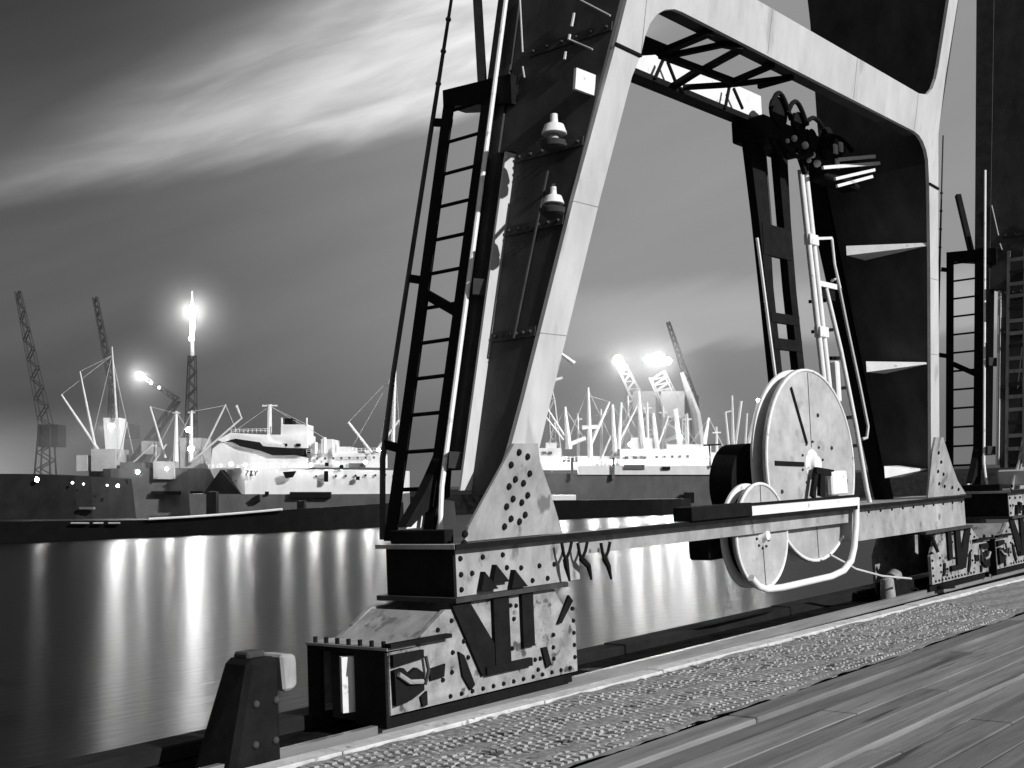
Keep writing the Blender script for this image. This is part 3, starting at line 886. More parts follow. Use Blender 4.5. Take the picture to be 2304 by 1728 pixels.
    MB().tube([on_y(*p, 7.90) for p in ((1856, 640), (1892, 790), (1926, 960), (1950, 1100), (1958, 1135))], .035, 10).build('handrail', 'white_paint', st, smooth=True)
    MB().tube([on_y(*p, 7.94) for p in ((1872, 632), (1884, 625), (1905, 730), (1935, 870), (1953, 960), (1950, 985), (1940, 988))], .024, 8).build('handrail', 'light_steel', st, smooth=True)
    for i, (xa, ya, xb, yb) in enumerate(((1826, 678, 1860, 676), (1832, 746, 1872, 742), (1866, 806, 1888, 806), (1868, 876, 1906, 872), (1890, 942, 1920, 938), (1900, 1005, 1932, 1002))):
        MB().bar(on_y(xa, ya, 8.06), on_y(xb, yb, 8.06), .10, .05).build('tread', 'black_iron', st)
    MB().box((16.95, 7.84, 3.0), (17.08, 7.96, 3.62)).build('fuse_box', 'white_paint', st, bevel=.02)
    return crane


crane1 = make_crane()
crane2 = copy_tree(crane1)
crane2.location = crane1.location + Vector((15.1, 0, 0))
crane2['label'] = 'second portal crane farther along the quay, cut off by the right edge of the picture'
# the second crane carries a cable rack with rungs on its leg
dx2 = 15.1
OFF[crane2.name] = Vector(crane2.location)
rk = None
for y_ in (7.30, 7.62):
    m_ = MB().loft([[Vector((XL(z) + dx2 - .12, y_, z)), Vector((XL(z) + dx2 - .07, y_, z)), Vector((XL(z) + dx2 - .07, y_ + .05, z)), Vector((XL(z) + dx2 - .12, y_ + .05, z))] for z in (1.9, 6.2)])
    if rk is None:
        rk = m_.build('cable_rack', 'plate_steel', crane2)
    else:
        m_.build('rack_rail', 'plate_steel', rk)
for i in range(17):
    z = 2.0 + i * .25
    MB().box((XL(z) + dx2 - .11, 7.352, z - .035), (XL(z) + dx2 - .08, 7.618, z + .035)).build('rack_rung', 'plate_steel' if i % 3 else 'dark_steel', rk)
MB().tube([(XL(z) + dx2 - .16, 7.15 - .04 * (z - 2), z) for z in (1.7, 3.5, 6.5, 7.4)], .03, 8).build('conduit', 'light_steel', crane2)
MB().box((XL(2.0) + dx2 - .35, 7.2, 1.56), (XL(2.0) + dx2 - .02, 7.75, 1.86)).build('junction_box', 'light_steel', crane2, bevel=.03)

# ================================================================== cable reels on the sill
def reel(name, label, c, r, y0, y1, spokes, par=None):
    root = thing(name, label, 'cable reel', (c[0], (y0 + y1) / 2, c[1] - r))
    cx_, cz = c
    fd = MB().lathe((cx_, y0, cz), (0, 1, 0), [(-.012, .02), (-.012, r * .985), (0, r), (.035, r), (.035, .02)], 64).build('front_disc', 'reel_paint', root, smooth=True)
    bd = MB().lathe((cx_, y1, cz), (0, 1, 0), [(0, .02), (0, r), (.03, r), (.03, .02)], 64).build('back_disc', 'white_paint', root, smooth=True)
    MB().lathe((cx_, y0 + .037, cz), (0, 1, 0), [(0, r * .62), (y1 - y0 - .04, r * .62)], 40).build('drum', 'black_iron', root, smooth=True)
    MB().tube([(cx_ + math.cos(q_ * math.pi / 24) * r * .985, y0 - .012, cz + math.sin(q_ * math.pi / 24) * r * .985) for q_ in range(49)], .022, 8).build('rim', 'white_paint', fd, smooth=True)
    gap = y1 - y0 - .04
    nt_ = max(3, int(gap / .034))
    for w_ in range(nt_):
        yy = y0 + .045 + gap * (w_ + .5) / nt_ - .01
        MB().tube([(cx_ + math.cos(q_ * math.pi / 18) * r * (.64 + .16 * (w_ % 2)), yy, cz + math.sin(q_ * math.pi / 18) * r * (.64 + .16 * (w_ % 2))) for q_ in range(37)], .017, 6).build('wound_cable', 'black_iron', root, smooth=True)
    MB().bar((cx_, y0 - .014, cz + r * .18), (cx_ + .02, y0 - .014, cz + r * .96), .006, .012, side=(0, 1, 0)).build('plate_seam', 'dark_steel', fd)
    MB().bar((cx_, y0 - .014, cz - r * .18), (cx_ + .02, y0 - .014, cz - r * .96), .006, .012, side=(0, 1, 0)).build('plate_seam', 'dark_steel', fd)
    for q_ in range(10):
        a_ = q_ * math.pi / 5 + .2
        rivet_at((cx_ + math.cos(a_) * r * .24, y0 - .014, cz + math.sin(a_) * r * .24), (0, -1, 0), .018, fd, 'dark_steel')
    MB().lathe((cx_, y0 - .10, cz), (0, 1, 0), [(0, .03), (0, r * .085), (.05, r * .10), (.085, r * .16)], 24).build('hub', 'white_paint', fd, smooth=True)
    for a, r0, r1, w in spokes:
        d = Vector((math.cos(rad(a)), 0, math.sin(rad(a))))
        p = Vector((cx_, y0 - .02, cz))
        MB().bar(p + d * r0 * r, p + d * r1 * r, .016, w, side=(0, 1, 0)).build('spoke_slot', 'black_iron', fd)
    return root, fd


R1 = on_y(1826, 1045, 7.68)
big, bigd = reel('cable_reel', 'large pale cable reel with black spoke slots standing above the crane sill', (R1.x, 2.08), 1.34, 7.68, 7.86,
                 ((116, .24, .88, .05), (178, .20, .82, .06), (-14, .58, .82, .07)))
# bearing stand in front of the big reel
MB().bar((R1.x - .02, 7.56, 1.64), (R1.x + .05, 7.56, 2.02), .05, .14, side=(0, 1, 0)).build('bearing_leg', 'black_iron', big)
MB().bar((R1.x - .26, 7.57, 1.64), (R1.x - .10, 7.57, 2.0), .05, .09, side=(0, 1, 0)).build('bearing_leg', 'black_iron', big)
MB().bar((R1.x - .16, 7.555, 2.0), (R1.x + .38, 7.555, 1.95), .05, .09, side=(0, 1, 0)).build('bearing_cap', 'black_iron', big)
MB().box((R1.x + .28, 7.52, 1.64), (R1.x + .78, 7.60, 1.98)).build('motor_cover', 'white_paint', big, bevel=.02)
for a, rr in ((70, .55), (20, .5), (200, .75), (250, .6)):
    rivet_at((R1.x + math.cos(rad(a)) * 1.34 * rr, 7.667, 2.08 + math.sin(rad(a)) * 1.34 * rr), (0, -1, 0), .03, bigd, 'dark_steel')

R2 = on_y(1713, 1205, 7.62)
small, smalld = reel('guide_reel', 'small pale cable reel hanging below the sill beside the large one', (R2.x, R2.z), 0.67, 7.62, 7.80, ((90, .05, .45, .10),))
DC = on_y(1694, 1092, 8.10)
MB().lathe((DC.x, 8.10, DC.z), (0, 1, 0), [(0, .05), (0, .57), (.34, .57), (.34, .05)], 40).build('winding_drum', 'black_iron', small, smooth=True)
DB = on_y(1598, 1225, 7.95)
MB().box((DB.x, 7.95, DB.z - .20), (DB.x + .62, 8.28, DB.z + .22)).build('drive_box', 'black_iron', small, bevel=.03)

# white tube guard round the reels
g = [on_y(*p, 7.44) for p in ((1690, 1300), (1706, 1319), (1724, 1326), (1760, 1322), (1870, 1297), (1898, 1284), (1915, 1262), (1922, 1232), (1926, 1180), (1927, 1120))]
gd = MB().tube(g, .045, 12).build('reel_guard', 'white_paint', None, smooth=True)
tag(gd, 'bent white tube guard curving below and beside the two reels', 'guard rail')
tag(MB().tube([on_y(*p, 7.50) for p in ((1868, 1248), (1905, 1268), (1925, 1280), (1985, 1296), (2050, 1302))], .016, 8).build('trailing_cable', 'light_steel', None, smooth=True),
    'thin pale cable running from the large reel down to the rail clamp', 'cable')
# rail clamp with chains at the kerb
cp = on_z(2050, 1335, 0.0)
rc = thing('rail_clamp', 'dark rail clamp with chain lying on the kerb where the cable ends', 'rail clamp', (cp.x, cp.y, 0))
MB().box((cp.x - .35, cp.y + .10, -.06), (cp.x + .45, cp.y + .45, .22)).build('clamp_body', 'black_iron', rc, bevel=.04)
MB().lathe((cp.x - .42, cp.y + .20, -.05), (0, 0, 1), [(0, .12), (.30, .10), (.34, .06)], 14).build('clamp_post', 'worn_steel', rc, smooth=True)
MB().lathe((cp.x - .02, cp.y + .30, .22), (1, -.2, .3), [(0, .10), (.12, .13), (.22, .06)], 12).build('clamp_wheel', 'worn_steel', rc, smooth=True)
for i in range(9):
    a = i * .55
    p = Vector((cp.x + .30 + .10 * i, cp.y + .10 - .05 * math.sin(a), .045))
    MB().tube([p + Vector((.05 * math.cos(q), .03 * math.sin(q), .02 * (i % 2) * math.sin(q))) for q in [k * math.pi / 3 for k in range(7)]], .016, 5).build('chain_link', 'black_iron', rc)
MB().lathe((cp.x + .95, cp.y - .12, .0), (0, 0, 1), [(0, .22), (.05, .22), (.08, .12)], 18).build('shadow_disc', 'black_iron', rc, smooth=True)  # flat black disc standing in for a round shadow beside the clamp

# buffer stop at the end of the track
bx = thing('buffer_stop', 'black tapered buffer block with a pale pad at the end of the crane rail', 'buffer', (5.95, 7.8, -.09))
fr = [on_y(*p, 7.52) for p in ((518, 1728), (638, 1700), (629, 1476), (562, 1486))]
bk = [on_y(470, 1728, 7.80), on_y(590, 1690, 8.0), on_y(606, 1478, 7.86), on_y(537, 1492, 7.70)]
fr[0].z = fr[1].z = bk[0].z = bk[1].z = -.088
bk[1].x = fr[1].x; bk[1].y = bk[0].y = 7.95; bk[0].x = fr[0].x - .06; bk[2].x = fr[2].x; bk[2].y = bk[3].y = 7.84; bk[3].x = fr[3].x; bk[2].z = bk[3].z = fr[3].z
MB().hexa(fr, bk).build('block', 'black_iron', bx, bevel=.04)
cp0 = (fr[2] + fr[3]) / 2
MB().box((cp0.x - .10, 7.60, fr[3].z - .01), (cp0.x + .07, 7.78, fr[3].z + .045)).build('cap', 'dark_steel', bx, bevel=.015)
for zz_ in (.12, .42):
    for dx_ in (-.09, .10):
        rivet_at((cp0.x + dx_ - (.5 - zz_) * .05, 7.52, zz_), (0, -1, 0), .03, bx, 'dark_steel')
pad = [on_y(*p, 7.60) for p in ((632, 1474), (664, 1471), (669, 1482), (671, 1540), (662, 1552), (640, 1557))]
MB().prism(pad, (0, .30, 0)).build('pad', 'plate_steel', bx, bevel=.02)

# ================================================================== far side of the basin
D1 = 156.0      # front row of lighters
D2 = 166.0      # ships behind


def hull(name, px0, px1, py_top, d, beam, material, parent, bow=None, z_bot=WATER - .4, n=14, sheer=None, rake=0.0):
    """lofted hull between two pixels columns at distance d; py_top(px) gives the sheer line"""
    loops = []
    for i in range(n + 1):
        u = i / n
        px = px0 + (px1 - px0) * u
        top = far(px, py_top(px), d)
        w = beam / 2
        if bow in ('right', 'both') and u > .72:
            w *= max(0.02, 1 - ((u - .72) / .28) ** 2)
        if bow in ('left', 'both') and u < .28:
            w *= max(0.02, 1 - ((.28 - u) / .28) ** 2)
        c = top + FH * beam / 2
        wl_ = w * .82
        k = rake * (1 if u > .9 else 0)
        loops.append([Vector((c.x, c.y, 0)) - FH * w + Vector((0, 0, top.z)), Vector((c.x, c.y, 0)) + FH * w + Vector((0, 0, top.z)),
                      Vector((c.x, c.y, 0)) + FH * wl_ + Vector((0, 0, z_bot)), Vector((c.x, c.y, 0)) - FH * wl_ + Vector((0, 0, z_bot))])
    return MB().loft(loops).build(name, material, parent)


def fbox(px0, py0, px1, py1, d, depth, name, material, parent, bevel=0.0):
    """box whose near face covers the given rectangle at distance d"""
    a, b_, c, e = far(px0, py0, d), far(px1, py0, d), far(px1, py1, d), far(px0, py1, d)
    v = FH * depth
    return MB().hexa([a, b_, c, e], [a + v, b_ + v, c + v, e + v]).build(name, material, parent, bevel=bevel)


def fpoly(pts, d, depth, name, material, parent):
    return MB().prism([far(x_, y_, d) for x_, y_ in pts], FH * depth).build(name, material, parent)


def fline(pts, d, w, name, material, parent, n=7):
    """spar: w in pixels of width"""
    r = [q * d / F_PX / 2 for q in (w if isinstance(w, (list, tuple)) else [w] * len(pts))]
    return MB().tube([far(x_, y_, d) for x_, y_ in pts], r, n).build(name, material, parent)


def flamp(px, py, d, r, name, material, parent):
    return MB().ball(far(px, py, d), r * d / F_PX, 10).build(name, material, parent, smooth=True)


def flood(px, py, d, r, parent, strength='flood_lens'):
    """deck floodlight: dark housing, lens facing the basin"""
    p = far(px, py, d)
    rr = r * d / F_PX
    hs = MB().lathe(p, FH, [(.02, rr * 1.12), (rr * .8, rr * .9), (rr * 1.3, rr * .3)], 12).build('deck_light', 'ship_grey', parent, smooth=True)
    MB().lathe(p, FH * -1, [(-.015, rr), (0.0, rr), (rr * .25, rr * .75), (rr * .4, rr * .1)], 12).build('lens', strength, hs, smooth=True)
    return hs


def lattice(p0, p1, d, w0, w1, name, material, parent, bays=14, px_bar=2.4):
    """lattice boom: four chords and zig-zag lacing as one part"""
    a, c = far(*p0, d), far(*p1, d)
    ax = (c - a).normalized()
    s = ax.cross(FH).normalized()
    u = s.cross(ax).normalized()
    m_ = MB()
    k0, k1 = w0 * d / F_PX / 2, w1 * d / F_PX / 2
    br = px_bar * d / F_PX
    pt = lambda q, i, j: a + (c - a) * q + (s * i + u * j) * (k0 + (k1 - k0) * q)
    for i in (-1, 1):
        for j in (-1, 1):
            m_.bar(pt(0, i, j), pt(1, i, j), br, br)
    for q in range(bays):
        q0, q1 = q / bays, (q + 1) / bays
        sg = 1 if q % 2 else -1
        for j in (-1, 1):
            m_.bar(pt(q0, sg, j), pt(q1, -sg, j), br * .8, br * .8)
    return m_.build(name, material, parent)


def base_at(px, d):
    p = far(px, 1100, d)
    return Vector((p.x, p.y, WATER))


# ---- far quay behind the ships
b = MB()
a, c = far(-900, 1070, 215.0), far(3200, 1000, 215.0)
a.z = c.z = .3
b.prism([a, c, c + FH * 300, a + FH * 300], (0, 0, -4))
struct(b.build('far_quay', 'quay_wall'))

# ---- black lighter, front row
lt = thing('lighter_barge', 'long black lighter with a bright curved gunwale, lowest and nearest vessel on the left', 'barge', base_at(400, D1))
hull('hull', -260, 900, lambda x_: (1170 - (x_ - 330) * .01 if x_ < 330 else (1170 - 0.00009 * (x_ - 330) ** 2 - .045 * (x_ - 330) if x_ < 640 else 1147 - (x_ - 640) * .06)), D1, 9.0, 'ship_black', lt, bow='right', n=40)
def gun(x_):
    return 1170 - 0.00009 * (x_ - 330) ** 2 - .045 * (x_ - 330)
fline([(x_, gun(x_) - 2) for x_ in range(335, 655, 20)], D1 - .3, 6, 'gunwale', 'ship_white', lt)
for x0_, x1_ in ((160, 200), (210, 232), (244, 270)):
    fline([(x0_, 1177), (x1_, 1177)], D1 - .3, 4, 'gunwale', 'ship_pale', lt)
fbox(464, 1106, 486, 1178, D1 + 3, 1.5, 'towing_post', 'ship_black', lt)
fbox(668, 1127, 684, 1150, D1 + 2, 1.5, 'bitt', 'ship_black', lt)
tn = fpoly(((456, 1113), (496, 1057), (542, 1113)), D2 + .1, 2.2, 'tarpaulin_tent', 'ship_black', None)
tag(tn, 'dark triangular tarpaulin tent pitched at the bow of the white ship', 'tent')

# ---- dim unlit hulk at far left
hk = thing('dark_hulk', 'dim dark hull with small deck lights at the far left of the basin', 'ship', base_at(120, D2 + 4))
hull('hull', -300, 300, lambda x_: 1066 + max(0, x_ - 60) * .05, D2 + 4, 11.0, 'hull_dim', hk, bow='right', n=18)
for x_, y_, r in ((83, 1079, 7), (163, 1086, 4), (188, 1089, 3), (241, 1092, 3), (265, 1093, 5)):
    flood(x_, y_, D2 + 3.4, r * .7, hk, 'lamp_bright' if r > 4 else 'deck_glow')
fbox(178, 1141, 210, 1146, D2 + 3.6, .8, 'hatch_edge', 'ship_grey', hk)

# ---- hazy pale freighter with derricks, behind the lighter
pf = thing('derrick_freighter', 'pale freighter with splayed derrick booms behind the black lighter', 'ship', base_at(320, D2 + 8))
hull('hull', 170, 520, lambda x_: 1052 + 0.0002 * (x_ - 345) ** 2, D2 + 8, 11.0, 'ship_grey', pf, bow='both', n=18)
fbox(205, 1010, 260, 1060, D2 + 9, 6, 'deckhouse', 'ship_pale', pf)
fbox(172, 1024, 196, 1060, D2 + 9, 6, 'deckhouse', 'ship_pale', pf)
fbox(318, 992, 344, 1022, D2 + 12, 4, 'deckhouse', 'ship_pale', pf)
fbox(345, 1038, 392, 1078, D2 + 7.5, 5, 'deckhouse', 'ship_pale', pf)
fbox(405, 985, 452, 1060, D2 + 10, 6, 'deckhouse', 'ship_pale', pf)
fbox(270, 1040, 320, 1080, D2 + 9, 5, 'hatch', 'ship_grey', pf)
fpoly(((232, 940), (268, 940), (262, 1020), (238, 1020)), D2 + 10, 3, 'kingpost_house', 'ship_white', pf)
for pts, w in ((((138, 888), (228, 1024)), (4, 9)), (((180, 836), (216, 1016)), (3, 8)), (((338, 915), (372, 1030)), (4, 6)), (((374, 1000), (345, 1042)), (4, 4)),
               (((508, 910), (458, 1012)), (4, 5)), (((545, 940), (430, 1040)), (4, 6)), (((532, 912), (544, 942)), (6, 3)), (((252, 780), (262, 940)), (3, 6)), (((286, 950), (268, 1030)), (3, 5)), (((300, 1040), (345, 1000)), (3, 4))):
    fline(pts, D2 + 9.5, w, 'derrick_boom', 'boom_pale', pf)
for x_, yt, yb, w0, w1 in ((397, 925, 1050, 5, 14), (431, 924, 1040, 5, 12), (352, 1000, 1040, 4, 5)):
    fline(((x_, yt), (x_ - 2, yb)), D2 + 9.8, (w0, w1), 'mast', 'ship_white' if x_ > 360 else 'boom_pale', pf)
    fline(((x_ - 8, yt + 4), (x_ + 8, yt + 4)), D2 + 9.8, 4, 'crosstree', 'boom_pale', pf)
for x_, y_, r in ((425, 967, 6), (250, 960, 8), (310, 1062, 5), (430, 1010, 8), (375, 1055, 6)):
    flood(x_, y_, D2 + 6, r * (.55 + .25 * (x_ % 3)), pf)
for x0_, x1_ in ((340, 405), (428, 455)):
    fbox(x0_, 1105, x1_, 1113, D2 + 7.4, .5, 'rubbing_strake', 'ship_black', pf)

# ---- white ship with bridge
ws = thing('white_ship', 'white motor ship with black windows, square funnel and T shaped mast', 'ship', base_at(660, D2))
hull('hull', 425, 905, lambda x_: 1112 - .00002 * (x_ - 650) ** 2, D2, 12.0, 'ship_grey', ws, n=20)
def wtop(x_):
    return 1052 + 6 * abs((x_ - 480) / 400)
loops = []
for i in range(15):
    x_ = 452 + (905 - 452) * i / 14
    w = 5.6 * min(1.0, .25 + (x_ - 452) / 120)
    tp, bt = far(x_, wtop(x_), D2), far(x_ + (28 if i == 0 else 0), 1113, D2)
    c0, c1 = tp + FH * 6, bt + FH * 6
    loops.append([c0 - FH * w, c0 + FH * w, c1 + FH * w * .97, c1 - FH * w * .97])
MB().loft(loops).build('upper_hull', 'ship_white', ws)
fpoly(((478, 1010), (500, 992), (560, 1000), (620, 1014), (690, 1030), (690, 1054), (474, 1054)), D2 + 1.5, 9, 'superstructure', 'ship_white', ws)
fpoly(((488, 990), (518, 974), (600, 978), (606, 992), (640, 1000), (640, 1012), (520, 990), (500, 994)), D2 + 1.2, 8, 'bridge_deck', 'ship_white', ws)
wd = fpoly(((516, 990), (530, 987), (584, 995), (592, 1004), (682, 1010), (680, 1024), (612, 1024), (585, 1014), (540, 1004)), D2 + 1.0, 9.4, 'window_band', 'ship_black', ws)
fbox(601, 978, 691, 1008, D2 + 1.6, 7, 'wheelhouse', 'ship_white', ws)
for x_ in (641, 671):
    fbox(x_ - 5, 998, x_ + 5, 1004, D2 + 1.4, .3, 'window', 'ship_black', ws)
fn = fbox(632, 955, 692, 979, D2 + 2.5, 5, 'funnel', 'ship_white', ws)
fbox(640, 941, 657, 955, D2 + 3, 3, 'funnel_top', 'ship_black', fn)
for x_ in (634, 690):
    fline(((x_, 940), (x_, 957)), D2 + 2.5, 4, 'funnel_stay', 'ship_white', fn)
ms = fline(((607, 910), (606, 984)), D2 + 4, (9, 11), 'mast', 'ship_white', ws)
fline(((590, 913), (624, 913)), D2 + 4, 4, 'crosstree', 'ship_white', ms)
for x0_, y0_, x1_, y1_ in ((700, 997, 722, 1045), (722, 988, 748, 1045), (748, 1005, 790, 1048), (790, 1012, 850, 1050), (690, 1020, 860, 1052)):
    fbox(x0_, y0_, x1_, y1_, D2 + 2.5 + (x0_ % 7) * .2, 7, 'deckhouse', 'ship_white', ws)
for x_, yt in ((730, 984), (710, 995), (758, 1000)):
    v_ = fline(((x_, yt), (x_, 1020)), D2 + 2, (9, 8), 'ventilator', 'ship_white', ws)
for pts in (((784, 950), (836, 1018)), ((898, 945), (846, 1015)), ((880, 900), (862, 1010))):
    fline(pts, D2 + 3, (5, 7), 'derrick_boom', 'ship_white', ws)
fline(((889, 830), (884, 1000)), D2 + 3, (6, 9), 'mast', 'ship_white', ws)
fpoly(((636, 1062), (666, 1060), (658, 1074), (642, 1076)), D2 - .5, .4, 'hawse_plate', 'ship_black', ws)
fbox(729, 1060, 738, 1084, D2 - .3, .3, 'hull_door', 'ship_black', ws)
for x_, y_ in ((768, 1050), (805, 1076), (600, 1110), (735, 1045)):
    fbox(x_ - 4, y_ - 4, x_ + 4, y_ + 4, D2 - .25, .3, 'porthole', 'ship_black', ws)
fbox(785, 1042, 822, 1052, D2 + .4, .3, 'shade_panel', 'ship_grey', ws)
fbox(652, 1107, 744, 1120, D2 - .5, .8, 'hull_fender', 'ship_black', ws)
fpoly(((564, 1122), (582, 1112), (584, 1128), (572, 1129)), D2 - .5, .9, 'fender', 'ship_black', ws)
# the three dark hull characters
mk = [((553, 1059), (559, 1059), (552, 1070)), ((563, 1060), (568, 1060), (563, 1065), (569, 1070), (562, 1070), (567, 1065), (563, 1060)), ((572, 1059), (575, 1064), (580, 1059), (575, 1064), (574, 1070))]
for ch in mk:
    m_ = MB()
    for p, q in zip(ch, ch[1:]):
        m_.bar(far(*p, D2 - .12), far(*q, D2 - .12), .10, .10)
    m_.build('hull_character', 'ship_black', ws)
for x_, y_, r in ((520, 1044, 8), (552, 1046, 6), (640, 1046, 6), (700, 1046, 7), (760, 1044, 6), (822, 1040, 7), (852, 1012, 7)):
    flood(x_, y_, D2 - .1, r * .50, ws)

# ---- cargo ship under floodlights, seen through the portal
cs = thing('cargo_ship', 'brightly lit cargo ship with grey hull and crowded masts seen through the portal', 'ship', base_at(1420, D2))
hull('hull', 1120, 1840, lambda x_: 1066 - (x_ - 1200) * .006, D2, 12.0, 'ship_grey', cs, n=12)
fbox(1190, 1040, 1320, 1058, D2 + .6, 10, 'bulwark', 'ship_white', cs)
fbox(1300, 1048, 1800, 1068, D2 - .15, .5, 'lit_strake', 'ship_white', cs)
for x0_, y0_, x1_, y1_, dd in ((1212, 1008, 1262, 1044, 2), (1228, 996, 1252, 1010, 3), (1395, 1010, 1560, 1052, 2), (1420, 985, 1470, 1012, 3), (1500, 1000, 1600, 1052, 2.6), (1560, 1018, 1720, 1052, 2.2), (1300, 1026, 1400, 1054, 3), (1720, 1000, 1800, 1050, 2.4)):
    fbox(x0_, y0_, x1_, y1_, D2 + dd, 6, 'deckhouse', 'ship_white', cs)
for x_, y_ in ((1225, 1019), (1238, 1019), (1410, 1030), (1430, 1030), (1450, 1030), (1520, 1022), (1545, 1022)):
    fbox(x_ - 4, y_ - 3, x_ + 4, y_ + 3, D2 + 1.9 + (x_ > 1500) * .6 - .1, .3, 'window', 'ship_grey', cs)
fbox(1404, 1046, 1450, 1056, D2 - .3, .2, 'shade_panel', 'ship_grey', cs)
fbox(1490, 1050, 1508, 1057, D2 - .35, .2, 'porthole', 'ship_black', cs)
fline(((1596, 1000), (1598, 1052)), D2 - .3, 4, 'davit', 'ship_black', cs)
fline(((1582, 1002), (1622, 1000)), D2 - .3, 4, 'davit', 'ship_black', cs)
for x_ in (1380, 1287):
    fbox(x_ - 3, 1030, x_ + 3, 1078, D2 - .4, .3, 'gangway_post', 'ship_grey', cs)
for pts, w in ((((1323, 872), (1328, 1030)), (6, 14)), (((1371, 904), (1340, 975), (1330, 1000)), (5, 8, 6)), (((1271, 915), (1280, 1010)), (6, 16)), (((1232, 920), (1270, 980)), (4, 5)), (((1228, 938), (1268, 990)), (4, 5)),
               (((1310, 962), (1345, 960)), (10, 10)), (((1280, 1000), (1318, 985)), (10, 10)), (((1375, 980), (1345, 1050)), (4, 6)), (((1440, 900), (1375, 1030)), (4, 6)), (((1378, 910), (1384, 1020)), (6, 12)), (((1398, 905), (1392, 1010)), (5, 10)),
               (((1505, 935), (1482, 1000)), (4, 4)), (((1595, 940), (1588, 980), (1580, 1040)), (5, 9, 12)), (((1470, 930), (1482, 1040)), (8, 14)), (((1520, 920), (1534, 1040)), (10, 14)), (((1436, 880), (1450, 1030)), (8, 14))):
    fline(pts, D2 + 3, w, 'derrick_boom', 'ship_white', cs)
for x_, y_, r in ((1330, 1034, 6), (1420, 1000, 9), (1465, 1030, 8), (1530, 985, 9), (1580, 1030, 7), (1260, 1035, 6), (1375, 1040, 7), (1630, 1030, 6), (1500, 1040, 7), (1690, 1035, 7)):
    flood(x_, y_, D2 + .4, r * .55, cs, 'cargo_lens')
fbox(1540, 1108, 1562, 1132, D2 - .8, .8, 'fender', 'ship_black', cs)

def portlights(o_root, x0_, x1_, y_, d, n_, w=3.0, h=3.0, m='ship_black'):
    for k_ in range(n_):
        xx = x0_ + (x1_ - x0_) * (k_ + .5) / n_
        yy = y_ - (xx - x0_) * .02
        fbox(xx - w, yy - h, xx + w, yy + h, d, .15, 'porthole', m, o_root)


def railing(o_root, x0_, x1_, y_, h, d, m='ship_white'):
    m_ = MB()
    n_ = max(3, int((x1_ - x0_) / 9))
    q = lambda xx, dy: far(xx, y_ - dy - (xx - x0_) * .02, d)
    for k_ in range(n_ + 1):
        xx = x0_ + (x1_ - x0_) * k_ / n_
        m_.bar(q(xx, 0), q(xx, h), .05, .05)
    for dy in (h, h * .5):
        m_.bar(q(x0_, dy), q(x1_, dy), .05, .05)
    m_.build('railing', m, o_root)


def stays(o_root, lines, d, m='boom_pale'):
    m_ = MB()
    for (xa, ya, xb, yb) in lines:
        m_.tube([far(xa, ya, d), far(xb, yb, d)], .035, 4)
    m_.build('rigging', m, o_root)


portlights(ws, 700, 900, 1072, D2 + .2, 9, 2.2, 2.2)
portlights(ws, 500, 620, 1082, D2 + .9, 6, 2.2, 2.2, 'ship_grey')
portlights(ws, 704, 850, 1032, D2 + 2.1, 8, 2.4, 2.6, 'ship_grey')
railing(ws, 690, 860, 1020, 9, D2 + 2.0)
railing(ws, 520, 606, 974, 8, D2 + 1.4)
railing(ws, 470, 690, 1054, 9, D2 + .5)
stays(ws, ((607, 914, 500, 990), (607, 914, 690, 955), (607, 914, 730, 985), (889, 835, 790, 1010), (889, 835, 850, 1015), (889, 835, 905, 1040), (784, 950, 889, 840)), D2 + 4)
stays(pf, ((397, 927, 338, 1040), (397, 927, 470, 1040), (431, 926, 508, 912), (431, 926, 380, 1040), (252, 800, 180, 836), (252, 800, 138, 888), (252, 800, 200, 1020), (252, 800, 300, 1020), (508, 912, 545, 1000), (338, 915, 397, 930)), D2 + 9.6)
portlights(cs, 1400, 1556, 1030, D2 + 1.8, 9, 2.6, 3.0, 'ship_grey')
portlights(cs, 1565, 1715, 1034, D2 + 2.0, 8, 2.6, 3.0, 'ship_grey')
portlights(cs, 1130, 1830, 1092, D2 + .25, 22, 2.0, 2.0)
railing(cs, 1192, 1320, 1040, 10, D2 + .7)
railing(cs, 1330, 1720, 1046, 10, D2 + .5)
stays(cs, ((1323, 876, 1271, 1010), (1323, 876, 1390, 1020), (1271, 918, 1228, 1010), (1271, 918, 1323, 1000), (1378, 912, 1323, 990), (1378, 912, 1440, 1010), (1398, 908, 1460, 1010), (1436, 884, 1398, 1000), (1436, 884, 1480, 1000), (1520, 924, 1470, 1020), (1520, 924, 1580, 1020),
           (1323, 890, 1371, 904), (1436, 884, 1371, 1020), (1595, 940, 1540, 1020), (1595, 940, 1640, 1030)), D2 + 3.2, 'ship_white')
for x_, yt, yb, w0, w1 in ((1300, 930, 1040, 4, 8), (1352, 920, 1040, 4, 9), (1412, 890, 1040, 5, 12), (1456, 905, 1040, 5, 10), (1492, 915, 1040, 5, 11), (1546, 930, 1040, 5, 10), (1248, 950, 1040, 4, 8), (1612, 960, 1040, 4, 8)):
    m_ = fline(((x_, yt), (x_ + 2, yb)), D2 + 4.5, (w0, w1), 'mast', 'ship_white', cs)
    fline(((x_ - 9, yt + 14), (x_ + 10, yt + 13)), D2 + 4.5, 3.5, 'crosstree', 'ship_white', m_)

# ---- low black boats in front of the cargo ship
bb = thing('low_boat', 'low black boat with a white cabin top lying below the near crane leg', 'boat', base_at(1330, D1 + 3))
hull('hull', 1190, 1560, lambda x_: 1126 - (x_ - 1240) * .012, D1 + 3, 5.0, 'ship_black', bb, bow='right', n=16)
fbox(1215, 1114, 1296, 1126, D1 + 4, 3, 'cabin', 'ship_white', bb)

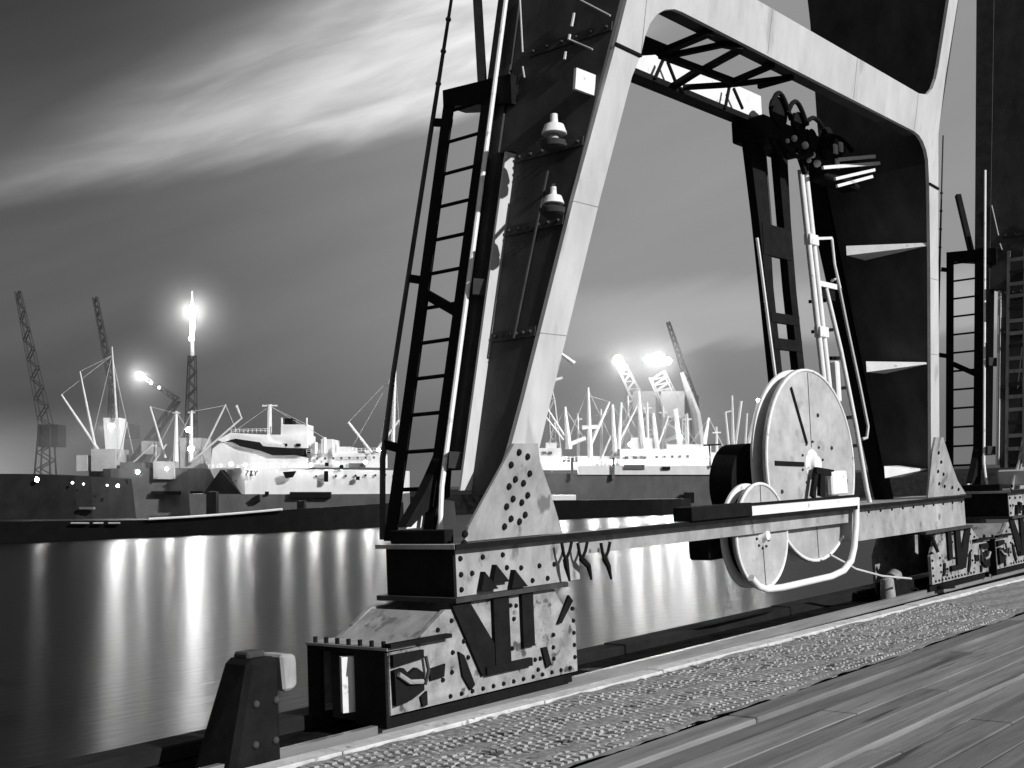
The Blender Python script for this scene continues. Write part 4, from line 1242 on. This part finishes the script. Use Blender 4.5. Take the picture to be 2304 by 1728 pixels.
# ---- masts of craft moored to the right, left of the big reel
rb = thing('moored_trawler', 'cluster of thin white masts on a small ship just left of the large reel', 'ship', base_at(1670, D2 + 14))
hull('hull', 1590, 1800, lambda x_: 1050, D2 + 14, 8.0, 'ship_grey', rb, bow='both', n=12)
fbox(1628, 1008, 1720, 1052, D2 + 15, 5, 'deckhouse', 'ship_white', rb)
for pts, w in ((((1647, 890), (1650, 1010)), (5, 8)), (((1668, 902), (1655, 1000)), (6, 6)), (((1632, 928), (1640, 1010)), (5, 8)), (((1681, 930), (1676, 1010)), (4, 6)), (((1706, 902), (1680, 1015)), (6, 9)), (((1632, 928), (1650, 924)), (4, 4))):
    fline(pts, D2 + 15, w, 'mast', 'ship_white', rb)
flamp(1706, 901, D2 + 15, 4, 'mast_light', 'lamp_glow', rb)

# ---- dockside cranes beyond
def far_crane(name, label, foot, knee, tip, d, dark, w=(9, 22), lamp=None, house=None):
    root = thing(name, label, 'crane', base_at(foot[0], d) + Vector((0, 0, 3.3)), 'dockside cranes beyond the ships')
    mt_ = 'boom_dark' if dark else 'boom_pale'
    lattice(knee, tip, d, w[1], w[0], 'boom', mt_, root, px_bar=2.6)
    lattice((foot[0] - 8, foot[1]), (knee[0], knee[1]), d, w[1] + 12, w[1], 'tower', mt_, root, bays=6, px_bar=3.0)
    if house:
        fbox(*house, d + .5, 3.5, 'cab', mt_, root)
    if lamp:
        for (x_, y_, r, mm) in lamp:
            flamp(x_, y_, d - 1.5, r, 'flood_lamp', mm, root)
    return root


far_crane('jib_crane', 'leftmost dark lattice jib crane leaning against the night sky', (110, 1075), (104, 960), (40, 655), 190.0, True, (10, 24), house=(84, 955, 130, 1005))
far_crane('jib_crane', 'second dark jib crane from the left, its boom shorter and steeper', (262, 1070), (256, 880), (214, 668), 192.0, True, (9, 14), house=(270, 955, 300, 985))
far_crane('jib_crane', 'low dark jib crane carrying a round lamp beside the tall floodlight mast', (290, 1070), (400, 900), (308, 838), 194.0, True, (5, 10), lamp=((315, 846, 9, 'lamp_bright'), (340, 862, 3, 'deck_glow'), (358, 872, 3, 'deck_glow')))
fm = thing('floodlight_mast', 'tall floodlight mast with a dazzling lamp high above the pale freighter', 'light mast', base_at(430, 188) + Vector((0, 0, 3.3)))
lattice((428, 1060), (433, 800), 188.0, 26, 14, 'mast', 'boom_dark', fm, bays=14, px_bar=2.6)
fline(((433, 800), (432, 655)), 188.0, (9, 4), 'mast_top', 'boom_pale', fm)
flamp(432, 700, 187.0, 12, 'flood_lamp', 'lamp_bright', fm)
fline(((433, 712), (432, 765)), 187.2, (13, 9), 'mast_glow', 'deck_glow', fm)  # glowing sleeve: lamplight on the mast put into emission
flamp(431, 762, 187.0, 6, 'flood_lamp', 'lamp_glow', fm)
far_crane('quay_crane', 'white floodlit crane with its boom reaching left to a bright lamp, through the portal', (1470, 1060), (1452, 930), (1392, 812), 196.0, False, (16, 30), lamp=((1390, 810, 11, 'rack_lamp'), (1404, 826, 7, 'rack_lamp')), house=(1425, 880, 1475, 930))
far_crane('quay_crane', 'white floodlit crane topped by a row of lamps, left of the dark slanting jib', (1520, 1060), (1518, 930), (1478, 842), 200.0, False, (34, 40), lamp=((1458, 808, 9, 'rack_lamp'), (1476, 803, 9, 'rack_lamp'), (1490, 802, 6, 'rack_lamp'), (1503, 812, 8, 'rack_lamp')), house=(1488, 880, 1540, 940))
jc = far_crane('quay_crane', 'slender crane with dark boom tip and white lower boom, seen through the portal', (1578, 1060), (1562, 900), (1503, 724), 204.0, True, (6, 14), house=(1545, 890, 1572, 940))
fline(((1534, 838), (1566, 930), (1580, 1050)), 203.0, (9, 22, 30), 'lit_boom', 'boom_pale', jc)
wa = far_crane('quay_crane', 'stub of a white crane arm showing just right of the near crane leg', (1262, 1060), (1240, 900), (1215, 770), 198.0, False, (8, 14))
fline(((1215, 770), (1262, 796), (1292, 818)), 197.0, (7, 8, 11), 'arm', 'ship_white', wa)
fline(((1240, 858), (1266, 850)), 197.0, (10, 6), 'bracket', 'ship_white', wa)

# mist volumes added round the lamps to give them halos
sm = bpy.data.materials.new('halo_mist_vol')
sm.use_nodes = True
sn = sm.node_tree.nodes
sl = sm.node_tree.links
sn.clear()
stc = sn.new('ShaderNodeTexCoord')
sln = sn.new('ShaderNodeVectorMath'); sln.operation = 'LENGTH'
sl.new(stc.outputs['Object'], sln.inputs[0])
smr = sn.new('ShaderNodeMapRange'); smr.interpolation_type = 'SMOOTHERSTEP'
smr.inputs[1].default_value = 1.0; smr.inputs[2].default_value = 0.0
smr.inputs[3].default_value = 0.0; smr.inputs[4].default_value = 0.022
sl.new(sln.outputs['Value'], smr.inputs[0])
spv = sn.new('ShaderNodeVolumePrincipled')
spv.inputs['Color'].default_value = (0.9, 0.9, 0.9, 1)
spv.inputs['Anisotropy'].default_value = 0.3
sl.new(smr.outputs[0], spv.inputs['Density'])
so = sn.new('ShaderNodeOutputMaterial')
sl.new(spv.outputs[0], so.inputs['Volume'])
MATS['halo_mist_vol'] = sm
for px_, py_, d_, rx, rz in ((432, 705, 187, 10, 10), (318, 860, 192, 10, 10), (1440, 850, 196, 18, 14), (1450, 985, 182, 26, 11), (300, 1010, 184, 24, 10), (60, 1040, 184, 13, 9)):
    o = MB().ball((0, 0, 0), 1.0, 16).build('halo_mist', 'halo_mist_vol')
    o.location = far(px_, py_, d_)
    o.scale = (rx, rx * .8, rz)
    o.rotation_euler = (0, 0, math.atan2(RH.y, RH.x))
    o['kind'] = 'stuff'
